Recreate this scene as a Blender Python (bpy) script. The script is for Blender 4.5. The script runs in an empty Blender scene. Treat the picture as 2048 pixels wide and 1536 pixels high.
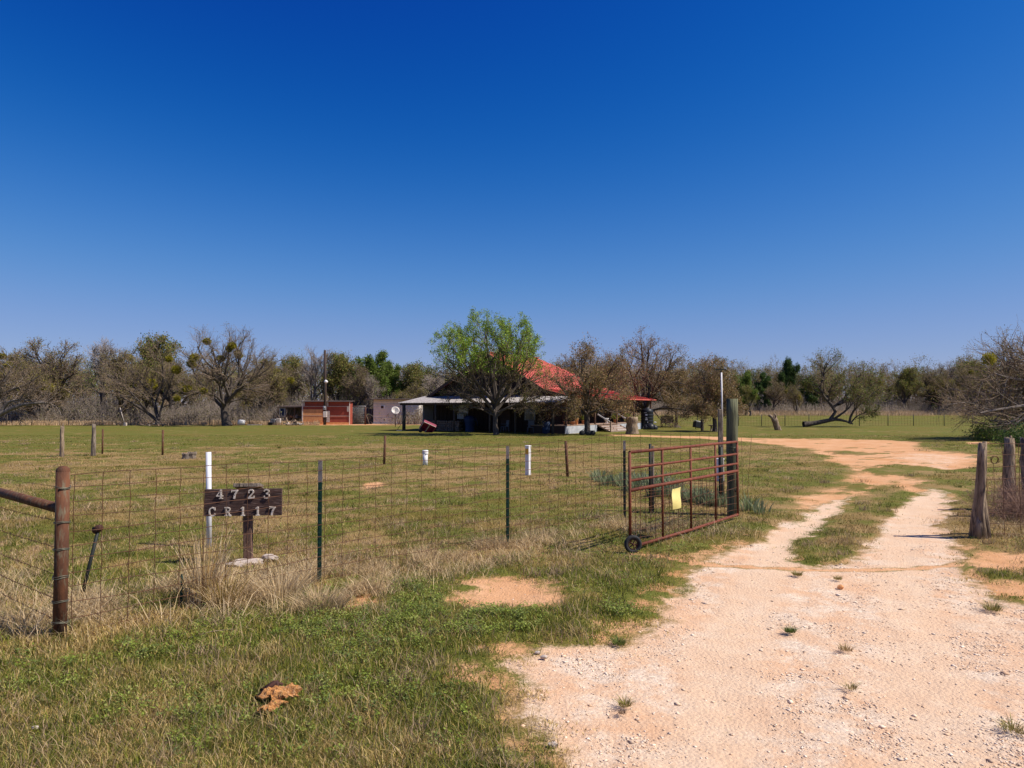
import bpy, bmesh, math, random
import numpy as np
from mathutils import Vector, Matrix
PI = math.pi
C = bpy.context.scene.collection
rng = np.random.default_rng(7)
random.seed(7)

# ---------------------------------------------------------------- camera
F_PX, HZ, CAM_H = 1400.0, 815.0, 1.9          # focal length in photo pixels, horizon row, eye height
PITCH = math.atan((HZ - 768) / F_PX)
cam = bpy.data.objects.new('camera', bpy.data.cameras.new('camera'))
C.objects.link(cam)
cam.location = (0, 0, CAM_H)
cam.rotation_euler = (PI / 2 + PITCH, 0, 0)
cam.data.sensor_width = 36.0
cam.data.lens = 36.0 * F_PX / 2048.0
cam.data.clip_end = 6000
cam.data.clip_start = 0.05
bpy.context.scene.camera = cam
CP, SP = math.cos(PITCH), math.sin(PITCH)

def ray(px, py):
    a, b = (px - 1024) / F_PX, (768 - py) / F_PX
    return a, CP - b * SP, SP + b * CP
def hgt(x, y):
    s = np.clip((np.asarray(y, float) - 78) / 75.0, 0, 1)
    return 0.9 * s * s * (3 - 2 * s)
def G(px, py):
    a, f, u = ray(px, py)
    t = -CAM_H / u
    return (a * t, f * t)
def X(px, d):                                   # lateral position of a photo column at a distance
    return (px - 1024) / F_PX * d
def Z(py, d):                                   # height of a photo row at a distance
    a, f, u = ray(1024, py)
    return CAM_H + u / f * d

# ---------------------------------------------------------------- noise
def _h(ix, iy, s):
    n = (ix.astype(np.int64) * 374761393 + iy.astype(np.int64) * 668265263 + s * 974634777) & 0xffffffff
    n = ((n ^ (n >> 13)) * 1274126177) & 0xffffffff
    return ((n ^ (n >> 16)) & 0xffff) / 65535.0
def vnoise(x, y, s=0):
    ix, iy = np.floor(x), np.floor(y)
    fx, fy = x - ix, y - iy
    fx = fx * fx * (3 - 2 * fx); fy = fy * fy * (3 - 2 * fy)
    a, b = _h(ix, iy, s), _h(ix + 1, iy, s)
    c, d = _h(ix, iy + 1, s), _h(ix + 1, iy + 1, s)
    return (a * (1 - fx) + b * fx) * (1 - fy) + (c * (1 - fx) + d * fx) * fy
def fbm(x, y, sc, s=0, o=4):
    r, a, t = 0, 1.0, 0
    for i in range(o):
        r = r + a * vnoise(x * sc + 13.1 * i, y * sc + 7.7 * i, s + i); t += a; a *= .55; sc *= 2.1
    return r / t
def sst(a, b, x):
    t = np.clip((x - a) / (b - a), 0, 1); return t * t * (3 - 2 * t)

# ---------------------------------------------------------------- mesh helpers
def link(name, me, parent=None, loc=None, rot=None):
    o = bpy.data.objects.new(name, me); C.objects.link(o)
    if parent is not None: o.parent = parent
    if loc is not None: o.location = loc
    if rot is not None: o.rotation_euler = rot
    return o
def tag(o, label=None, cat=None, group=None, kind=None):
    if label: o['label'] = label
    if cat: o['category'] = cat
    if group: o['group'] = group
    if kind: o['kind'] = kind
    return o
def thing(name, label, cat, loc=(0, 0, 0), rz=0, group=None):
    return tag(link(name, None, None, loc, (0, 0, rz)), label, cat, group)
def copy_tree(o, parent=None):
    c = o.copy(); C.objects.link(c); c.parent = parent
    for ch in o.children: copy_tree(ch, c)
    return c
def npmesh(name, V, faces, mat, col=None, smooth=False):
    V = np.asarray(V, dtype=np.float32)
    me = bpy.data.meshes.new(name)
    me.vertices.add(len(V)); me.vertices.foreach_set('co', V.ravel())
    fl = [np.asarray(f, dtype=np.int32) for f in faces if len(f)]
    loops = np.concatenate([f.ravel() for f in fl])
    tot = np.concatenate([np.full(len(f), f.shape[1], np.int32) for f in fl])
    me.loops.add(len(loops)); me.loops.foreach_set('vertex_index', loops)
    me.polygons.add(len(tot))
    st = np.concatenate([[0], np.cumsum(tot)[:-1]]).astype(np.int32)
    me.polygons.foreach_set('loop_start', st)
    me.polygons.foreach_set('loop_total', tot)
    if smooth: me.polygons.foreach_set('use_smooth', np.ones(len(tot), bool))
    if col is not None:
        a = me.color_attributes.new('col', 'FLOAT_COLOR', 'POINT')
        c4 = np.ones((len(V), 4), np.float32); c4[:, :3] = col
        a.data.foreach_set('color', c4.ravel())
    me.update(calc_edges=True); me.validate()
    if mat: me.materials.append(mat)
    return me

class MB:
    """collects shapes, then builds ONE mesh object"""
    def __init__(s): s.v = []; s.f = []; s.sm = []
    def add(s, vs, fs, smooth=False):
        o = len(s.v); s.v += [tuple(v) for v in vs]
        s.f += [tuple(i + o for i in f) for f in fs]; s.sm += [smooth] * len(fs)
        return s
    def box(s, c, d, rz=0, rx=0, ry=0, bev=0.0):
        M = Matrix.Translation(c) @ Matrix.Rotation(rz, 4, 'Z') @ Matrix.Rotation(ry, 4, 'Y') @ Matrix.Rotation(rx, 4, 'X')
        bm = bmesh.new(); bmesh.ops.create_cube(bm, size=1)
        for v in bm.verts: v.co = Vector((v.co.x * d[0], v.co.y * d[1], v.co.z * d[2]))
        if bev: bmesh.ops.bevel(bm, geom=bm.edges[:], offset=bev, segments=1, affect='EDGES')
        bm.verts.index_update()
        s.add([M @ v.co for v in bm.verts], [[v.index for v in f.verts] for f in bm.faces]); bm.free()
        return s
    def tube(s, pts, r, k=8, cap=True, jit=0.0, smooth=True):
        pts = [Vector(p) for p in pts]; n = len(pts)
        rs = r if isinstance(r, (list, tuple)) else [r] * n
        vs = []; u = None
        for i, p in enumerate(pts):
            t = (pts[min(i + 1, n - 1)] - pts[max(i - 1, 0)]).normalized()
            if u is None: u = t.orthogonal().normalized()
            else: u = (u - t * u.dot(t)).normalized()
            w = t.cross(u)
            for j in range(k):
                a = 2 * PI * j / k; q = rs[i] * (1 + jit * random.uniform(-1, 1))
                vs.append(p + u * math.cos(a) * q + w * math.sin(a) * q)
        fs = [(i * k + j, i * k + (j + 1) % k, (i + 1) * k + (j + 1) % k, (i + 1) * k + j) for i in range(n - 1) for j in range(k)]
        if cap: fs += [tuple(range(k))[::-1], tuple((n - 1) * k + j for j in range(k))]
        o = len(s.sm); s.add(vs, fs, smooth)
        if cap: s.sm[-1] = s.sm[-2] = False
        return s
    def lathe(s, prof, k=20, M=Matrix(), smooth=True):
        vs = []; n = len(prof)
        for (r, z) in prof:
            for j in range(k):
                a = 2 * PI * j / k; vs.append(M @ Vector((r * math.cos(a), r * math.sin(a), z)))
        fs = [(i * k + j, i * k + (j + 1) % k, (i + 1) * k + (j + 1) % k, (i + 1) * k + j) for i in range(n - 1) for j in range(k)]
        return s.add(vs, fs, smooth)
    def prism(s, poly, M, h, smooth=False):
        """poly in local xy, extruded by h along local z, placed by M"""
        n = len(poly)
        vs = [M @ Vector((p[0], p[1], 0)) for p in poly] + [M @ Vector((p[0], p[1], h)) for p in poly]
        fs = [tuple(range(n))[::-1], tuple(range(n, 2 * n))] + [(i, (i + 1) % n, n + (i + 1) % n, n + i) for i in range(n)]
        return s.add(vs, fs, smooth)
    def build(s, name, mat, parent=None, loc=None, rot=None):
        me = bpy.data.meshes.new(name); me.from_pydata(s.v, [], s.f)
        me.polygons.foreach_set('use_smooth', s.sm); me.update()
        me.materials.append(mat)
        return link(name, me, parent, loc, rot)

# ---------------------------------------------------------------- materials
def nodes(name):
    m = bpy.data.materials.new(name); m.use_nodes = True
    nt = m.node_tree; b = nt.nodes['Principled BSDF']
    return m, nt, b
def N(nt, t, **k):
    n = nt.nodes.new(t)
    for a, v in k.items():
        if a in n.inputs: n.inputs[a].default_value = v
        else: setattr(n, a, v)
    return n
def mixc(nt, fac, a, b, bt='MIX'):
    m = nt.nodes.new('ShaderNodeMix'); m.data_type = 'RGBA'; m.blend_type = bt
    for i, v in ((0, fac), (6, a), (7, b)):
        if hasattr(v, 'is_linked') or isinstance(v, bpy.types.NodeSocket): nt.links.new(v, m.inputs[i])
        else: m.inputs[i].default_value = v if i == 0 else (*v, 1)
    return m.outputs[2]
def mth(nt, op, a, b=None, c=None, cl=False):
    m = nt.nodes.new('ShaderNodeMath'); m.operation = op; m.use_clamp = cl
    for i, v in enumerate((a, b, c)):
        if v is None: continue
        if isinstance(v, bpy.types.NodeSocket): nt.links.new(v, m.inputs[i])
        else: m.inputs[i].default_value = v
    return m.outputs[0]
def rng_(nt, v, a, b, c=0.0, d=1.0):
    m = nt.nodes.new('ShaderNodeMapRange'); nt.links.new(v, m.inputs[0])
    for i, q in enumerate((a, b, c, d)): m.inputs[i + 1].default_value = q
    return m.outputs[0]
def noise(nt, vec, sc, det=4, rough=.6, dist=0):
    n = N(nt, 'ShaderNodeTexNoise', Scale=sc, Detail=det, Roughness=rough, Distortion=dist)
    if vec is not None: nt.links.new(vec, n.inputs['Vector'])
    return n.outputs['Fac']
def pm(name, c1, c2, sc=8, rough=.8, bump=.3, metal=0, stretch=(1, 1, 1), c3=None, lo=.35, hi=.65, bsc=None, spec=.3):
    """procedural material: two or three colours broken up by noise, with bump"""
    m, nt, b = nodes(name)
    tc = N(nt, 'ShaderNodeTexCoord'); mp = N(nt, 'ShaderNodeMapping'); mp.inputs['Scale'].default_value = stretch
    nt.links.new(tc.outputs['Object'], mp.inputs[0]); v = mp.outputs[0]
    n1 = noise(nt, v, sc, 6)
    col = mixc(nt, rng_(nt, n1, lo, hi), c1, c2)
    if c3: col = mixc(nt, rng_(nt, noise(nt, v, sc * 2.7, 5), .52, .66), col, c3)
    nt.links.new(col, b.inputs['Base Color'])
    b.inputs['Roughness'].default_value = rough; b.inputs['Metallic'].default_value = metal
    b.inputs['Specular IOR Level'].default_value = spec
    if bump:
        bp = N(nt, 'ShaderNodeBump', Strength=bump, Distance=.02)
        nt.links.new(noise(nt, v, bsc or sc * 4, 5), bp.inputs['Height']); nt.links.new(bp.outputs[0], b.inputs['Normal'])
    return m
def vcm(name, rough=.8, trans=.3, vary=0.0):
    m, nt, b = nodes(name)
    at = N(nt, 'ShaderNodeAttribute', attribute_name='col'); c = at.outputs['Color']
    nt.links.new(c, b.inputs['Base Color']); b.inputs['Roughness'].default_value = rough
    b.inputs['Specular IOR Level'].default_value = .15
    if trans:
        t = N(nt, 'ShaderNodeBsdfTranslucent'); nt.links.new(c, t.inputs['Color'])
        mx = N(nt, 'ShaderNodeMixShader'); mx.inputs[0].default_value = trans
        out = nt.nodes['Material Output']
        nt.links.new(b.outputs[0], mx.inputs[1]); nt.links.new(t.outputs[0], mx.inputs[2]); nt.links.new(mx.outputs[0], out.inputs[0])
    return m
MT = dict(
 grass=vcm('grass_blades', .75, .3), leaf=vcm('leaves', .6, .35), straw=vcm('straw', .8, .2), stone=vcm('stones', .95, 0),
 twig=pm('twig_bark', (.29, .215, .15), (.18, .13, .09), 3, .95, 0),
 twig_grey=pm('grey_twig_bark', (.38, .32, .27), (.26, .21, .17), 3, .95, 0),
 bark=pm('bark', (.10, .08, .065), (.045, .035, .03), 6, .95, .8, stretch=(1, 1, .3), c3=(.17, .14, .115)),
 bark_grey=pm('grey_bark', (.24, .20, .17), (.11, .09, .075), 5, .95, .8, stretch=(1, 1, .3)),
 rust=pm('rusty_pipe', (.155, .06, .027), (.075, .033, .02), 14, .8, .35, .1, c3=(.15, .12, .075), stretch=(1, 1, .25)),
 gate=pm('gate_rust', (.22, .06, .03), (.12, .033, .02), 14, .7, .3, .1),
 rustdk=pm('dark_rust', (.10, .04, .025), (.05, .025, .02), 20, .8, .3, .1),
 wire=pm('fence_wire', (.17, .075, .035), (.09, .045, .028), 12, .7, 0, .2),
 wiregrey=pm('tie_wire', (.24, .24, .18), (.13, .12, .09), 30, .5, 0, .5),
 tgreen=pm('green_post_paint', (.012, .055, .035), (.008, .035, .022), 12, .6, .15, 0),
 tdark=pm('black_post_paint', (.012, .018, .015), (.02, .022, .02), 12, .6, .15, 0),
 tgrey=pm('grey_post_tip', (.30, .26, .24), (.20, .17, .16), 18, .8, .2, 0),
 wood=pm('weathered_wood', (.34, .275, .21), (.09, .07, .055), 9, .95, .8, stretch=(2, 2, .25), c3=(.05, .04, .035)),
 woodpale=pm('pale_dead_wood', (.44, .33, .22), (.15, .105, .07), 7, .95, .8, stretch=(2, 2, .3), c3=(.06, .045, .04)),
 treated=pm('treated_green_wood', (.17, .175, .095), (.07, .072, .045), 6, .9, .5, stretch=(3, 3, .2), c3=(.04, .042, .03)),
 signwood=pm('dark_sign_board', (.10, .052, .04), (.035, .02, .018), 5, .85, .5, stretch=(.5, 3, 6), c3=(.19, .13, .11)),
 signpost=pm('brown_sign_post', (.20, .115, .08), (.09, .055, .04), 6, .9, .5, stretch=(4, 4, .5), c3=(.035, .02, .018)),
 white=pm('white_paint', (.80, .79, .78), (.68, .66, .66), 9, .6, .1),
 letter=pm('cream_letter_paint', (.72, .64, .55), (.55, .46, .38), 25, .8, .2),
 dullgrey=pm('dull_grey_plastic', (.16, .17, .20), (.12, .13, .15), 4, .6, 0),
 pvc=pm('white_pipe', (.74, .74, .78), (.66, .66, .70), 4, .4, 0),
 conc=pm('old_concrete', (.55, .47, .40), (.40, .33, .28), 8, .95, .6),
 yellow=pm('yellow_plate', (.78, .68, .26), (.68, .58, .20), 6, .6, 0),
 orange=pm('orange_decal', (.75, .42, .04), (.65, .36, .04), 10, .6, 0),
 rubber=pm('black_rubber', (.022, .022, .024), (.035, .035, .035), 20, .8, .2),
 black=pm('black_plastic', (.012, .014, .018), (.018, .02, .024), 8, .45, .1),
 blue=pm('blue_plastic', (.015, .035, .09), (.012, .026, .07), 8, .6, .1),
 darkwood=pm('dark_brown_siding', (.045, .026, .018), (.028, .017, .013), 3, .9, .3, stretch=(4, 4, .5)),
 fascia=pm('brown_fascia', (.075, .042, .032), (.05, .03, .025), 3, .9, .2),
 redroof=pm('coral_red_metal', (.62, .13, .095), (.50, .095, .07), 1.2, .6, .2, .0, c3=(.68, .19, .13), spec=.4),
 tin=pm('galvanised_tin', (.40, .37, .35), (.27, .25, .24), 1.5, .55, .2, .3, c3=(.50, .46, .43)),
 tinwhite=pm('pale_tin_skirting', (.55, .57, .60), (.40, .42, .45), 3, .6, .2, .1),
 redsiding=pm('red_tin_siding', (.34, .075, .045), (.25, .055, .035), 2.5, .75, .2),
 tan=pm('rusty_tan_sheet', (.74, .36, .15), (.60, .27, .11), 4, .85, .3),
 palewood=pm('pale_plank', (.55, .48, .43), (.40, .34, .30), 6, .9, .2),
 lilac=pm('pale_grey_siding', (.72, .66, .58), (.62, .56, .50), 2, .8, .1),
 darkroof=pm('dark_sheet_roof', (.06, .045, .04), (.10, .07, .06), 3, .8, .2),
 deckwood=pm('deck_planks', (.42, .30, .22), (.28, .19, .14), 5, .9, .3, stretch=(1, 6, 1)),
 brick=pm('chimney_stone', (.13, .085, .06), (.07, .05, .04), 5, .95, .8),
 glass=pm('window_glass', (.05, .06, .08), (.03, .04, .05), 2, .12, 0, 0, spec=.6),
 maroon=pm('maroon_paint', (.24, .018, .055), (.17, .014, .04), 4, .5, .1),
 terracotta=pm('terracotta', (.42, .18, .09), (.33, .14, .07), 8, .9, .2),
 claycloth=pm('rusty_rotten_sheet', (.62, .30, .10), (.42, .18, .06), 22, .95, 1.0, c3=(.60, .38, .20)),
 pole=pm('utility_pole_wood', (.075, .05, .04), (.045, .03, .025), 6, .95, .4, stretch=(2, 2, .2)),
 steelgrey=pm('grey_metal_box', (.38, .39, .41), (.28, .29, .31), 8, .5, .1, .3),
 logend=pm('cut_log', (.36, .25, .17), (.16, .11, .08), 12, .95, .5),
)
# ---------------------------------------------------------------- ground masks (all in world metres)
def poly(pts): return np.array([G(*p) for p in pts])
def sd(x, y, P):
    d = np.full(x.shape, 1e9); ins = np.zeros(x.shape, bool); n = len(P)
    for i in range(n):
        ax, ay = P[i]; bx, by = P[(i + 1) % n]
        ex, ey = bx - ax, by - ay; L = ex * ex + ey * ey + 1e-12
        t = np.clip(((x - ax) * ex + (y - ay) * ey) / L, 0, 1)
        d = np.minimum(d, np.hypot(x - ax - t * ex, y - ay - t * ey))
        c = ((ay > y) != (by > y))
        with np.errstate(divide='ignore', invalid='ignore'):
            c &= x < ex * (y - ay) / (ey if ey else 1e-9) + ax
        ins ^= c
    return np.where(ins, d, -d)
def sdline(x, y, P):
    d = np.full(x.shape, 1e9)
    for i in range(len(P) - 1):
        ax, ay = P[i]; bx, by = P[i + 1]; ex, ey = bx - ax, by - ay
        t = np.clip(((x - ax) * ex + (y - ay) * ey) / (ex * ex + ey * ey), 0, 1)
        d = np.minimum(d, np.hypot(x - ax - t * ex, y - ay - t * ey))
    return d
DRIVE = poly([(1130, 2400), (1110, 1536), (1060, 1410), (1010, 1350), (985, 1325), (1090, 1290), (1240, 1280), (1335, 1235), (1345, 1180), (1400, 1128),
              (1490, 1085), (1560, 1050), (1640, 1008), (1735, 984), (1790, 962), (1830, 955), (1900, 975), (1895, 1030), (1875, 1065), (1915, 1090),
              (1930, 1150), (1985, 1195), (2100, 1215), (2500, 1240), (3600, 1300), (6000, 2400)])
STRIP = poly([(1570, 1118), (1596, 1080), (1650, 1035), (1715, 990), (1765, 958), (1830, 954), (1832, 985), (1775, 1035), (1735, 1085), (1715, 1110), (1640, 1128)])
DIRT = poly([(1225, 869.5), (1400, 872), (1500, 876), (1640, 877), (1760, 880), (1850, 884), (1838, 893), (1870, 902), (1958, 909), (1955, 930), (1905, 943),
             (1840, 945), (1895, 980), (1890, 1000), (1830, 1000), (1790, 962), (1735, 992), (1640, 1016), (1600, 1014), (1662, 985), (1700, 955), (1696, 930),
             (1650, 908), (1600, 894), (1500, 884), (1400, 877), (1225, 872.5)])
PALE = poly([(1760, 905), (1860, 904), (1955, 910), (1952, 930), (1900, 942), (1830, 928), (1770, 918)])
PATCHES = [poly(p) for p in (
    [(925, 1196), (1000, 1160), (1060, 1166), (1140, 1188), (1090, 1204), (1010, 1208)],
    [(40, 1215), (70, 1200), (125, 1203), (125, 1216), (80, 1222)],
    [(1100, 848.6), (540, 848.4), (540, 850.2), (720, 850.4), (800, 850)],
    [(960, 1330), (1010, 1300), (1150, 1285), (1110, 1320), (1020, 1345)],
    [(1330, 1215), (1360, 1150), (1420, 1110), (1420, 1130), (1380, 1170), (1350, 1230)],
    [(1905, 1120), (1980, 1105), (2080, 1120), (2060, 1135), (1930, 1140)],
    [(1940, 1165), (2060, 1168), (2060, 1185), (1990, 1195)],
    [(700, 1196), (740, 1190), (748, 1200), (712, 1206)],
    [(725, 966), (770, 962), (775, 972), (735, 976)],
    [(1930, 884), (1975, 883), (1980, 887), (1940, 888)])]
TRENCH = poly([(1270, 1104), (1330, 1112), (1400, 1125), (1520, 1132), (1640, 1136), (1780, 1134), (1912, 1127)])
SEMI = [poly(p) for p in ([(1728, 928), (1800, 924), (1900, 938), (1905, 952), (1850, 956), (1800, 950), (1740, 950)],
        [(1640, 899), (1765, 905), (1770, 911), (1660, 908)], [(1690, 968), (1745, 960), (1730, 978), (1690, 985)], [(1830, 955), (1900, 955), (1900, 980), (1840, 975)])]
RUTS = [poly([(1200, 2400), (1400, 1536), (1455, 1320), (1500, 1180), (1560, 1100), (1650, 1020), (1735, 985)]), poly([(2100, 2400), (1900, 1536), (1840, 1300), (1800, 1150), (1800, 1080), (1850, 1010), (1870, 975)])]
CX, CY = -3.72, 5.82                          # corner post
FENCE = [(CX, CY), (-2.08, 7.6), (-.06, 9.6), (1.9, 11.85), (3.72, 12.75)]
def masks(x, y):
    e = (fbm(x, y, 2.2, 3, 5) - .5)
    sc = np.clip(y / 9.0, .6, 5)
    dr = sd(x, y, DRIVE) + e * .75 * np.clip(sc, .6, 1.2)
    stp = sd(x, y, STRIP) + e * .5
    di = sd(x, y, DIRT) + (fbm(x, y, .8, 9) - .5) * 1.6
    pa = sd(x, y, PALE) + e * 1.5
    dirt = sst(-.5, .5, di)
    for i_, P in enumerate(PATCHES): dirt = np.maximum(dirt, sst(-.28, .28, sd(x, y, P) + e * (.7 if i_ not in (5, 6) else 2.2) - (.12 if i_ in (5, 6) else 0)))
    for P in SEMI: dirt = dirt * (1 - .8 * sst(-.2, .3, sd(x, y, P) + (fbm(x, y, 1.5, 30) - .5) * 2))
    grav = sst(-.22, .26, dr) * (1 - sst(-.22, .2, stp)) * sst(17.2, 15.4, y + e * 3)
    tr = sst(.11, .05, sdline(x, y, TRENCH) + e * .08)
    dirt = np.maximum(dirt * (1 - grav), tr); grav = grav * (1 - tr)
    grav = np.maximum(grav, sst(-1.2, 1.6, pa + (fbm(x, y, .9, 45) - .5) * 3) * dirt * .6)
    edge = np.maximum(np.minimum(dr, np.where(stp > 0, -stp * 2.4, -stp)), di * .6)
    for P in PATCHES[:1] + PATCHES[3:8]: edge = np.maximum(edge, sd(x, y, P) + e * .5)
    fr = sst(-.35, .08, edge + (fbm(x, y, 3.2, 44) - .5) * 1.1) * sst(15, 9, y) * .75
    dirt = np.maximum(dirt, fr * (1 - grav))
    tot = np.clip(grav + dirt, 0, 1)
    # sparse islands of grass inside bare ground far up the drive
    isl = sst(.66, .72, fbm(x * .5, y * 1.2, 1.1, 50)) * sst(17, 20, y) * dirt
    # greenness
    g = .74 + 0 * x
    g = g - .18 * sst(7, 9.5, y)
    g = g + .22 * sst(30, 44, y) - .0 * y
    g = g - .35 * sst(.75, .1, sdline(x, y, FENCE[:2])) - .25 * sst(.6, .1, sdline(x, y, FENCE[1:3]))
    g = g - .35 * sst(70, 76, y) * (x < 8) * (y < 80) - .5 * sst(112, 135, y)
    g = g + (fbm(x * .55, y, .55, 20) - .5) * .8 + (fbm(x, y, 2.2, 24) - .5) * 1.1
    g = g + .25 * sst(2.6, 1.2, np.hypot((x - .1) / 1.4, y - 6.3)) + .2 * sst(.4, 0, np.abs(stp)) * (y < 18)
    # brown winter bands in the middle field
    g = g - .22 * sst(.52, .7, fbm(x * .35, y, .42, 40)) * (y > 8) * (y < 36)
    masks.edge = edge
    rut = np.maximum(sst(.42, .12, sdline(x, y, RUTS[0]) + e * .3), sst(.42, .12, sdline(x, y, RUTS[1]) + e * .3))
    masks.rut = rut
    g = g * (1 - grav) + rut * grav
    return np.clip(grav, 0, 1), np.clip(dirt * (1 - .8 * isl), 0, 1), np.clip(g, 0, 1), np.clip(tot * (1 - isl), 0, 1)

def dirt_like(x, y): return masks(x, y)[3]
# ground sheet: fine near the camera, coarser with distance, one sheet out to the horizon
def build_ground():
    ys = np.concatenate([[-400, -60, -10, -2, .5, 1.4], 2.0 * (1500 / 2.0) ** (np.linspace(0, 1, 520)), [4000]])
    us = np.linspace(-1.25, 1.25, 561)
    nc = len(us) + 4
    yy = np.repeat(ys[:, None], nc, 1)
    w = np.maximum(ys, 2.0)[:, None]
    xx = np.empty_like(yy)
    xx[:, 2:-2] = us[None, :] * w
    xx[:, 1] = -1.25 * w[:, 0] - 40; xx[:, 0] = -1.25 * w[:, 0] - 3000
    xx[:, -2] = 1.25 * w[:, 0] + 40; xx[:, -1] = 1.25 * w[:, 0] + 3000
    x, y = xx.ravel(), yy.ravel()
    gr, di, g, tot = masks(x, y)
    z = hgt(x, y) + ((fbm(x, y, .7, 60) - .5) * .05 + (fbm(x, y, 5, 70) - .5) * .018) * sst(400, 50, y)
    z = z - .03 * np.clip(gr + di, 0, 1) * (y < 40)
    V = np.stack([x, y, z], 1)
    nr = len(ys)
    a = (np.arange(nr - 1)[:, None] * nc + np.arange(nc - 1)[None, :]).ravel()
    Fq = np.stack([a, a + 1, a + nc + 1, a + nc], 1)
    fm = (np.clip(gr + di, 0, 1))[Fq].mean(1)
    fx, fy = x[Fq].mean(1), y[Fq].mean(1)
    dd = np.maximum(sd(fx, fy, DRIVE), sd(fx, fy, DIRT))
    isdrive = (fm > .5) & (dd > -.6)
    col = np.stack([gr, di, g], 1)
    m = ground_material()
    for nm, sel in (('ground', ~isdrive), ('driveway', isdrive)):
        Fs = Fq[sel]; used = np.unique(Fs); mp = np.zeros(len(V), np.int32); mp[used] = np.arange(len(used))
        me = npmesh(nm, V[used], [mp[Fs]], m, col[used], True)
        o = link(nm, me); tag(o, kind='structure')
    return
def ground_material():
    m, nt, b = nodes('ground_surface')
    L = nt.links.new
    at = N(nt, 'ShaderNodeAttribute', attribute_name='col'); sp = N(nt, 'ShaderNodeSeparateColor'); L(at.outputs['Color'], sp.inputs[0])
    geo = N(nt, 'ShaderNodeNewGeometry'); P = geo.outputs['Position']
    st = N(nt, 'ShaderNodeMapping'); st.inputs['Scale'].default_value = (.6, 1, 1); L(P, st.inputs[0])
    n1 = noise(nt, P, .9, 8, .65); n2 = noise(nt, P, 7, 8, .7); n3 = noise(nt, P, 60, 6, .75); n4 = noise(nt, st.outputs[0], .28, 6, .7)
    n5 = noise(nt, P, 220, 3, .7)
    # turf
    gg = mth(nt, 'ADD', sp.outputs[2], mth(nt, 'MULTIPLY', mth(nt, 'SUBTRACT', n2, .5), .9), cl=True)
    green = mixc(nt, rng_(nt, n3, .35, .65), (.085, .098, .016), (.165, .165, .032))
    dry = mixc(nt, rng_(nt, n3, .35, .65), (.22, .14, .05), (.37, .25, .115))
    turf = mixc(nt, rng_(nt, gg, .3, .62), dry, green)
    turf = mixc(nt, mth(nt, 'MULTIPLY', rng_(nt, noise(nt, st.outputs[0], .55, 7, .72), .47, .60), .75), turf, mixc(nt, n3, (.13, .095, .022), (.22, .155, .04)))
    turf = mixc(nt, rng_(nt, n2, .62, .74), turf, (.13, .09, .035))
    turf = mixc(nt, mth(nt, 'MULTIPLY', rng_(nt, noise(nt, st.outputs[0], 1.3, 7, .75), .60, .68), .6), turf, (.42, .27, .14))
    # gravel: pale stones in sandy fines
    vo = N(nt, 'ShaderNodeTexVoronoi', Scale=38.0); L(P, vo.inputs['Vector'])
    vo2 = N(nt, 'ShaderNodeTexVoronoi', Scale=90.0); L(P, vo2.inputs['Vector'])
    vs = N(nt, 'ShaderNodeSeparateColor'); L(vo.outputs['Color'], vs.inputs[0])
    vs2 = N(nt, 'ShaderNodeSeparateColor'); L(vo2.outputs['Color'], vs2.inputs[0])
    sand = mixc(nt, rng_(nt, n1, .38, .62), (.66, .405, .24), (.66, .45, .295))
    sand = mixc(nt, rng_(nt, n3, .55, .75), sand, (.58, .38, .24))
    stone = mixc(nt, vs.outputs[0], (.58, .44, .32), (.82, .66, .50))
    stone2 = mixc(nt, vs2.outputs[1], (.60, .42, .28), (.78, .59, .42))
    grv = mixc(nt, rng_(nt, noise(nt, P, 2.2, 7, .7), .42, .58), sand, stone2)
    grv = mixc(nt, rng_(nt, noise(nt, P, 1.1, 8, .75), .50, .60), grv, stone)
    grv = mixc(nt, mth(nt, 'MULTIPLY', rng_(nt, sp.outputs[2], .1, .9), .65), grv, mixc(nt, n3, (.64, .44, .28), (.76, .56, .39)))
    # bare orange earth
    dirt = mixc(nt, rng_(nt, n1, .35, .65), (.56, .28, .12), (.68, .40, .22))
    dirt = mixc(nt, rng_(nt, n3, .5, .8), dirt, (.46, .24, .115))
    brk = mth(nt, 'ADD', mth(nt, 'MULTIPLY', mth(nt, 'SUBTRACT', n2, .5), 1.5), mth(nt, 'MULTIPLY', mth(nt, 'SUBTRACT', n3, .5), 1.1))
    md = rng_(nt, mth(nt, 'ADD', sp.outputs[1], brk), .3, .75)
    mg = rng_(nt, mth(nt, 'ADD', sp.outputs[0], brk), .35, .75)
    c = mixc(nt, md, turf, dirt); c = mixc(nt, mg, c, grv)
    L(c, b.inputs['Base Color']); b.inputs['Roughness'].default_value = .95; b.inputs['Specular IOR Level'].default_value = .1
    hgt_ = mth(nt, 'ADD', mth(nt, 'MULTIPLY', n3, .6), mth(nt, 'MULTIPLY', vo.outputs['Distance'], -.5))
    hgt_ = mth(nt, 'ADD', hgt_, mth(nt, 'MULTIPLY', n2, 1.2))
    bp = N(nt, 'ShaderNodeBump', Strength=.55, Distance=.03); L(hgt_, bp.inputs['Height']); L(bp.outputs[0], b.inputs['Normal'])
    return m
build_ground()

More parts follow.
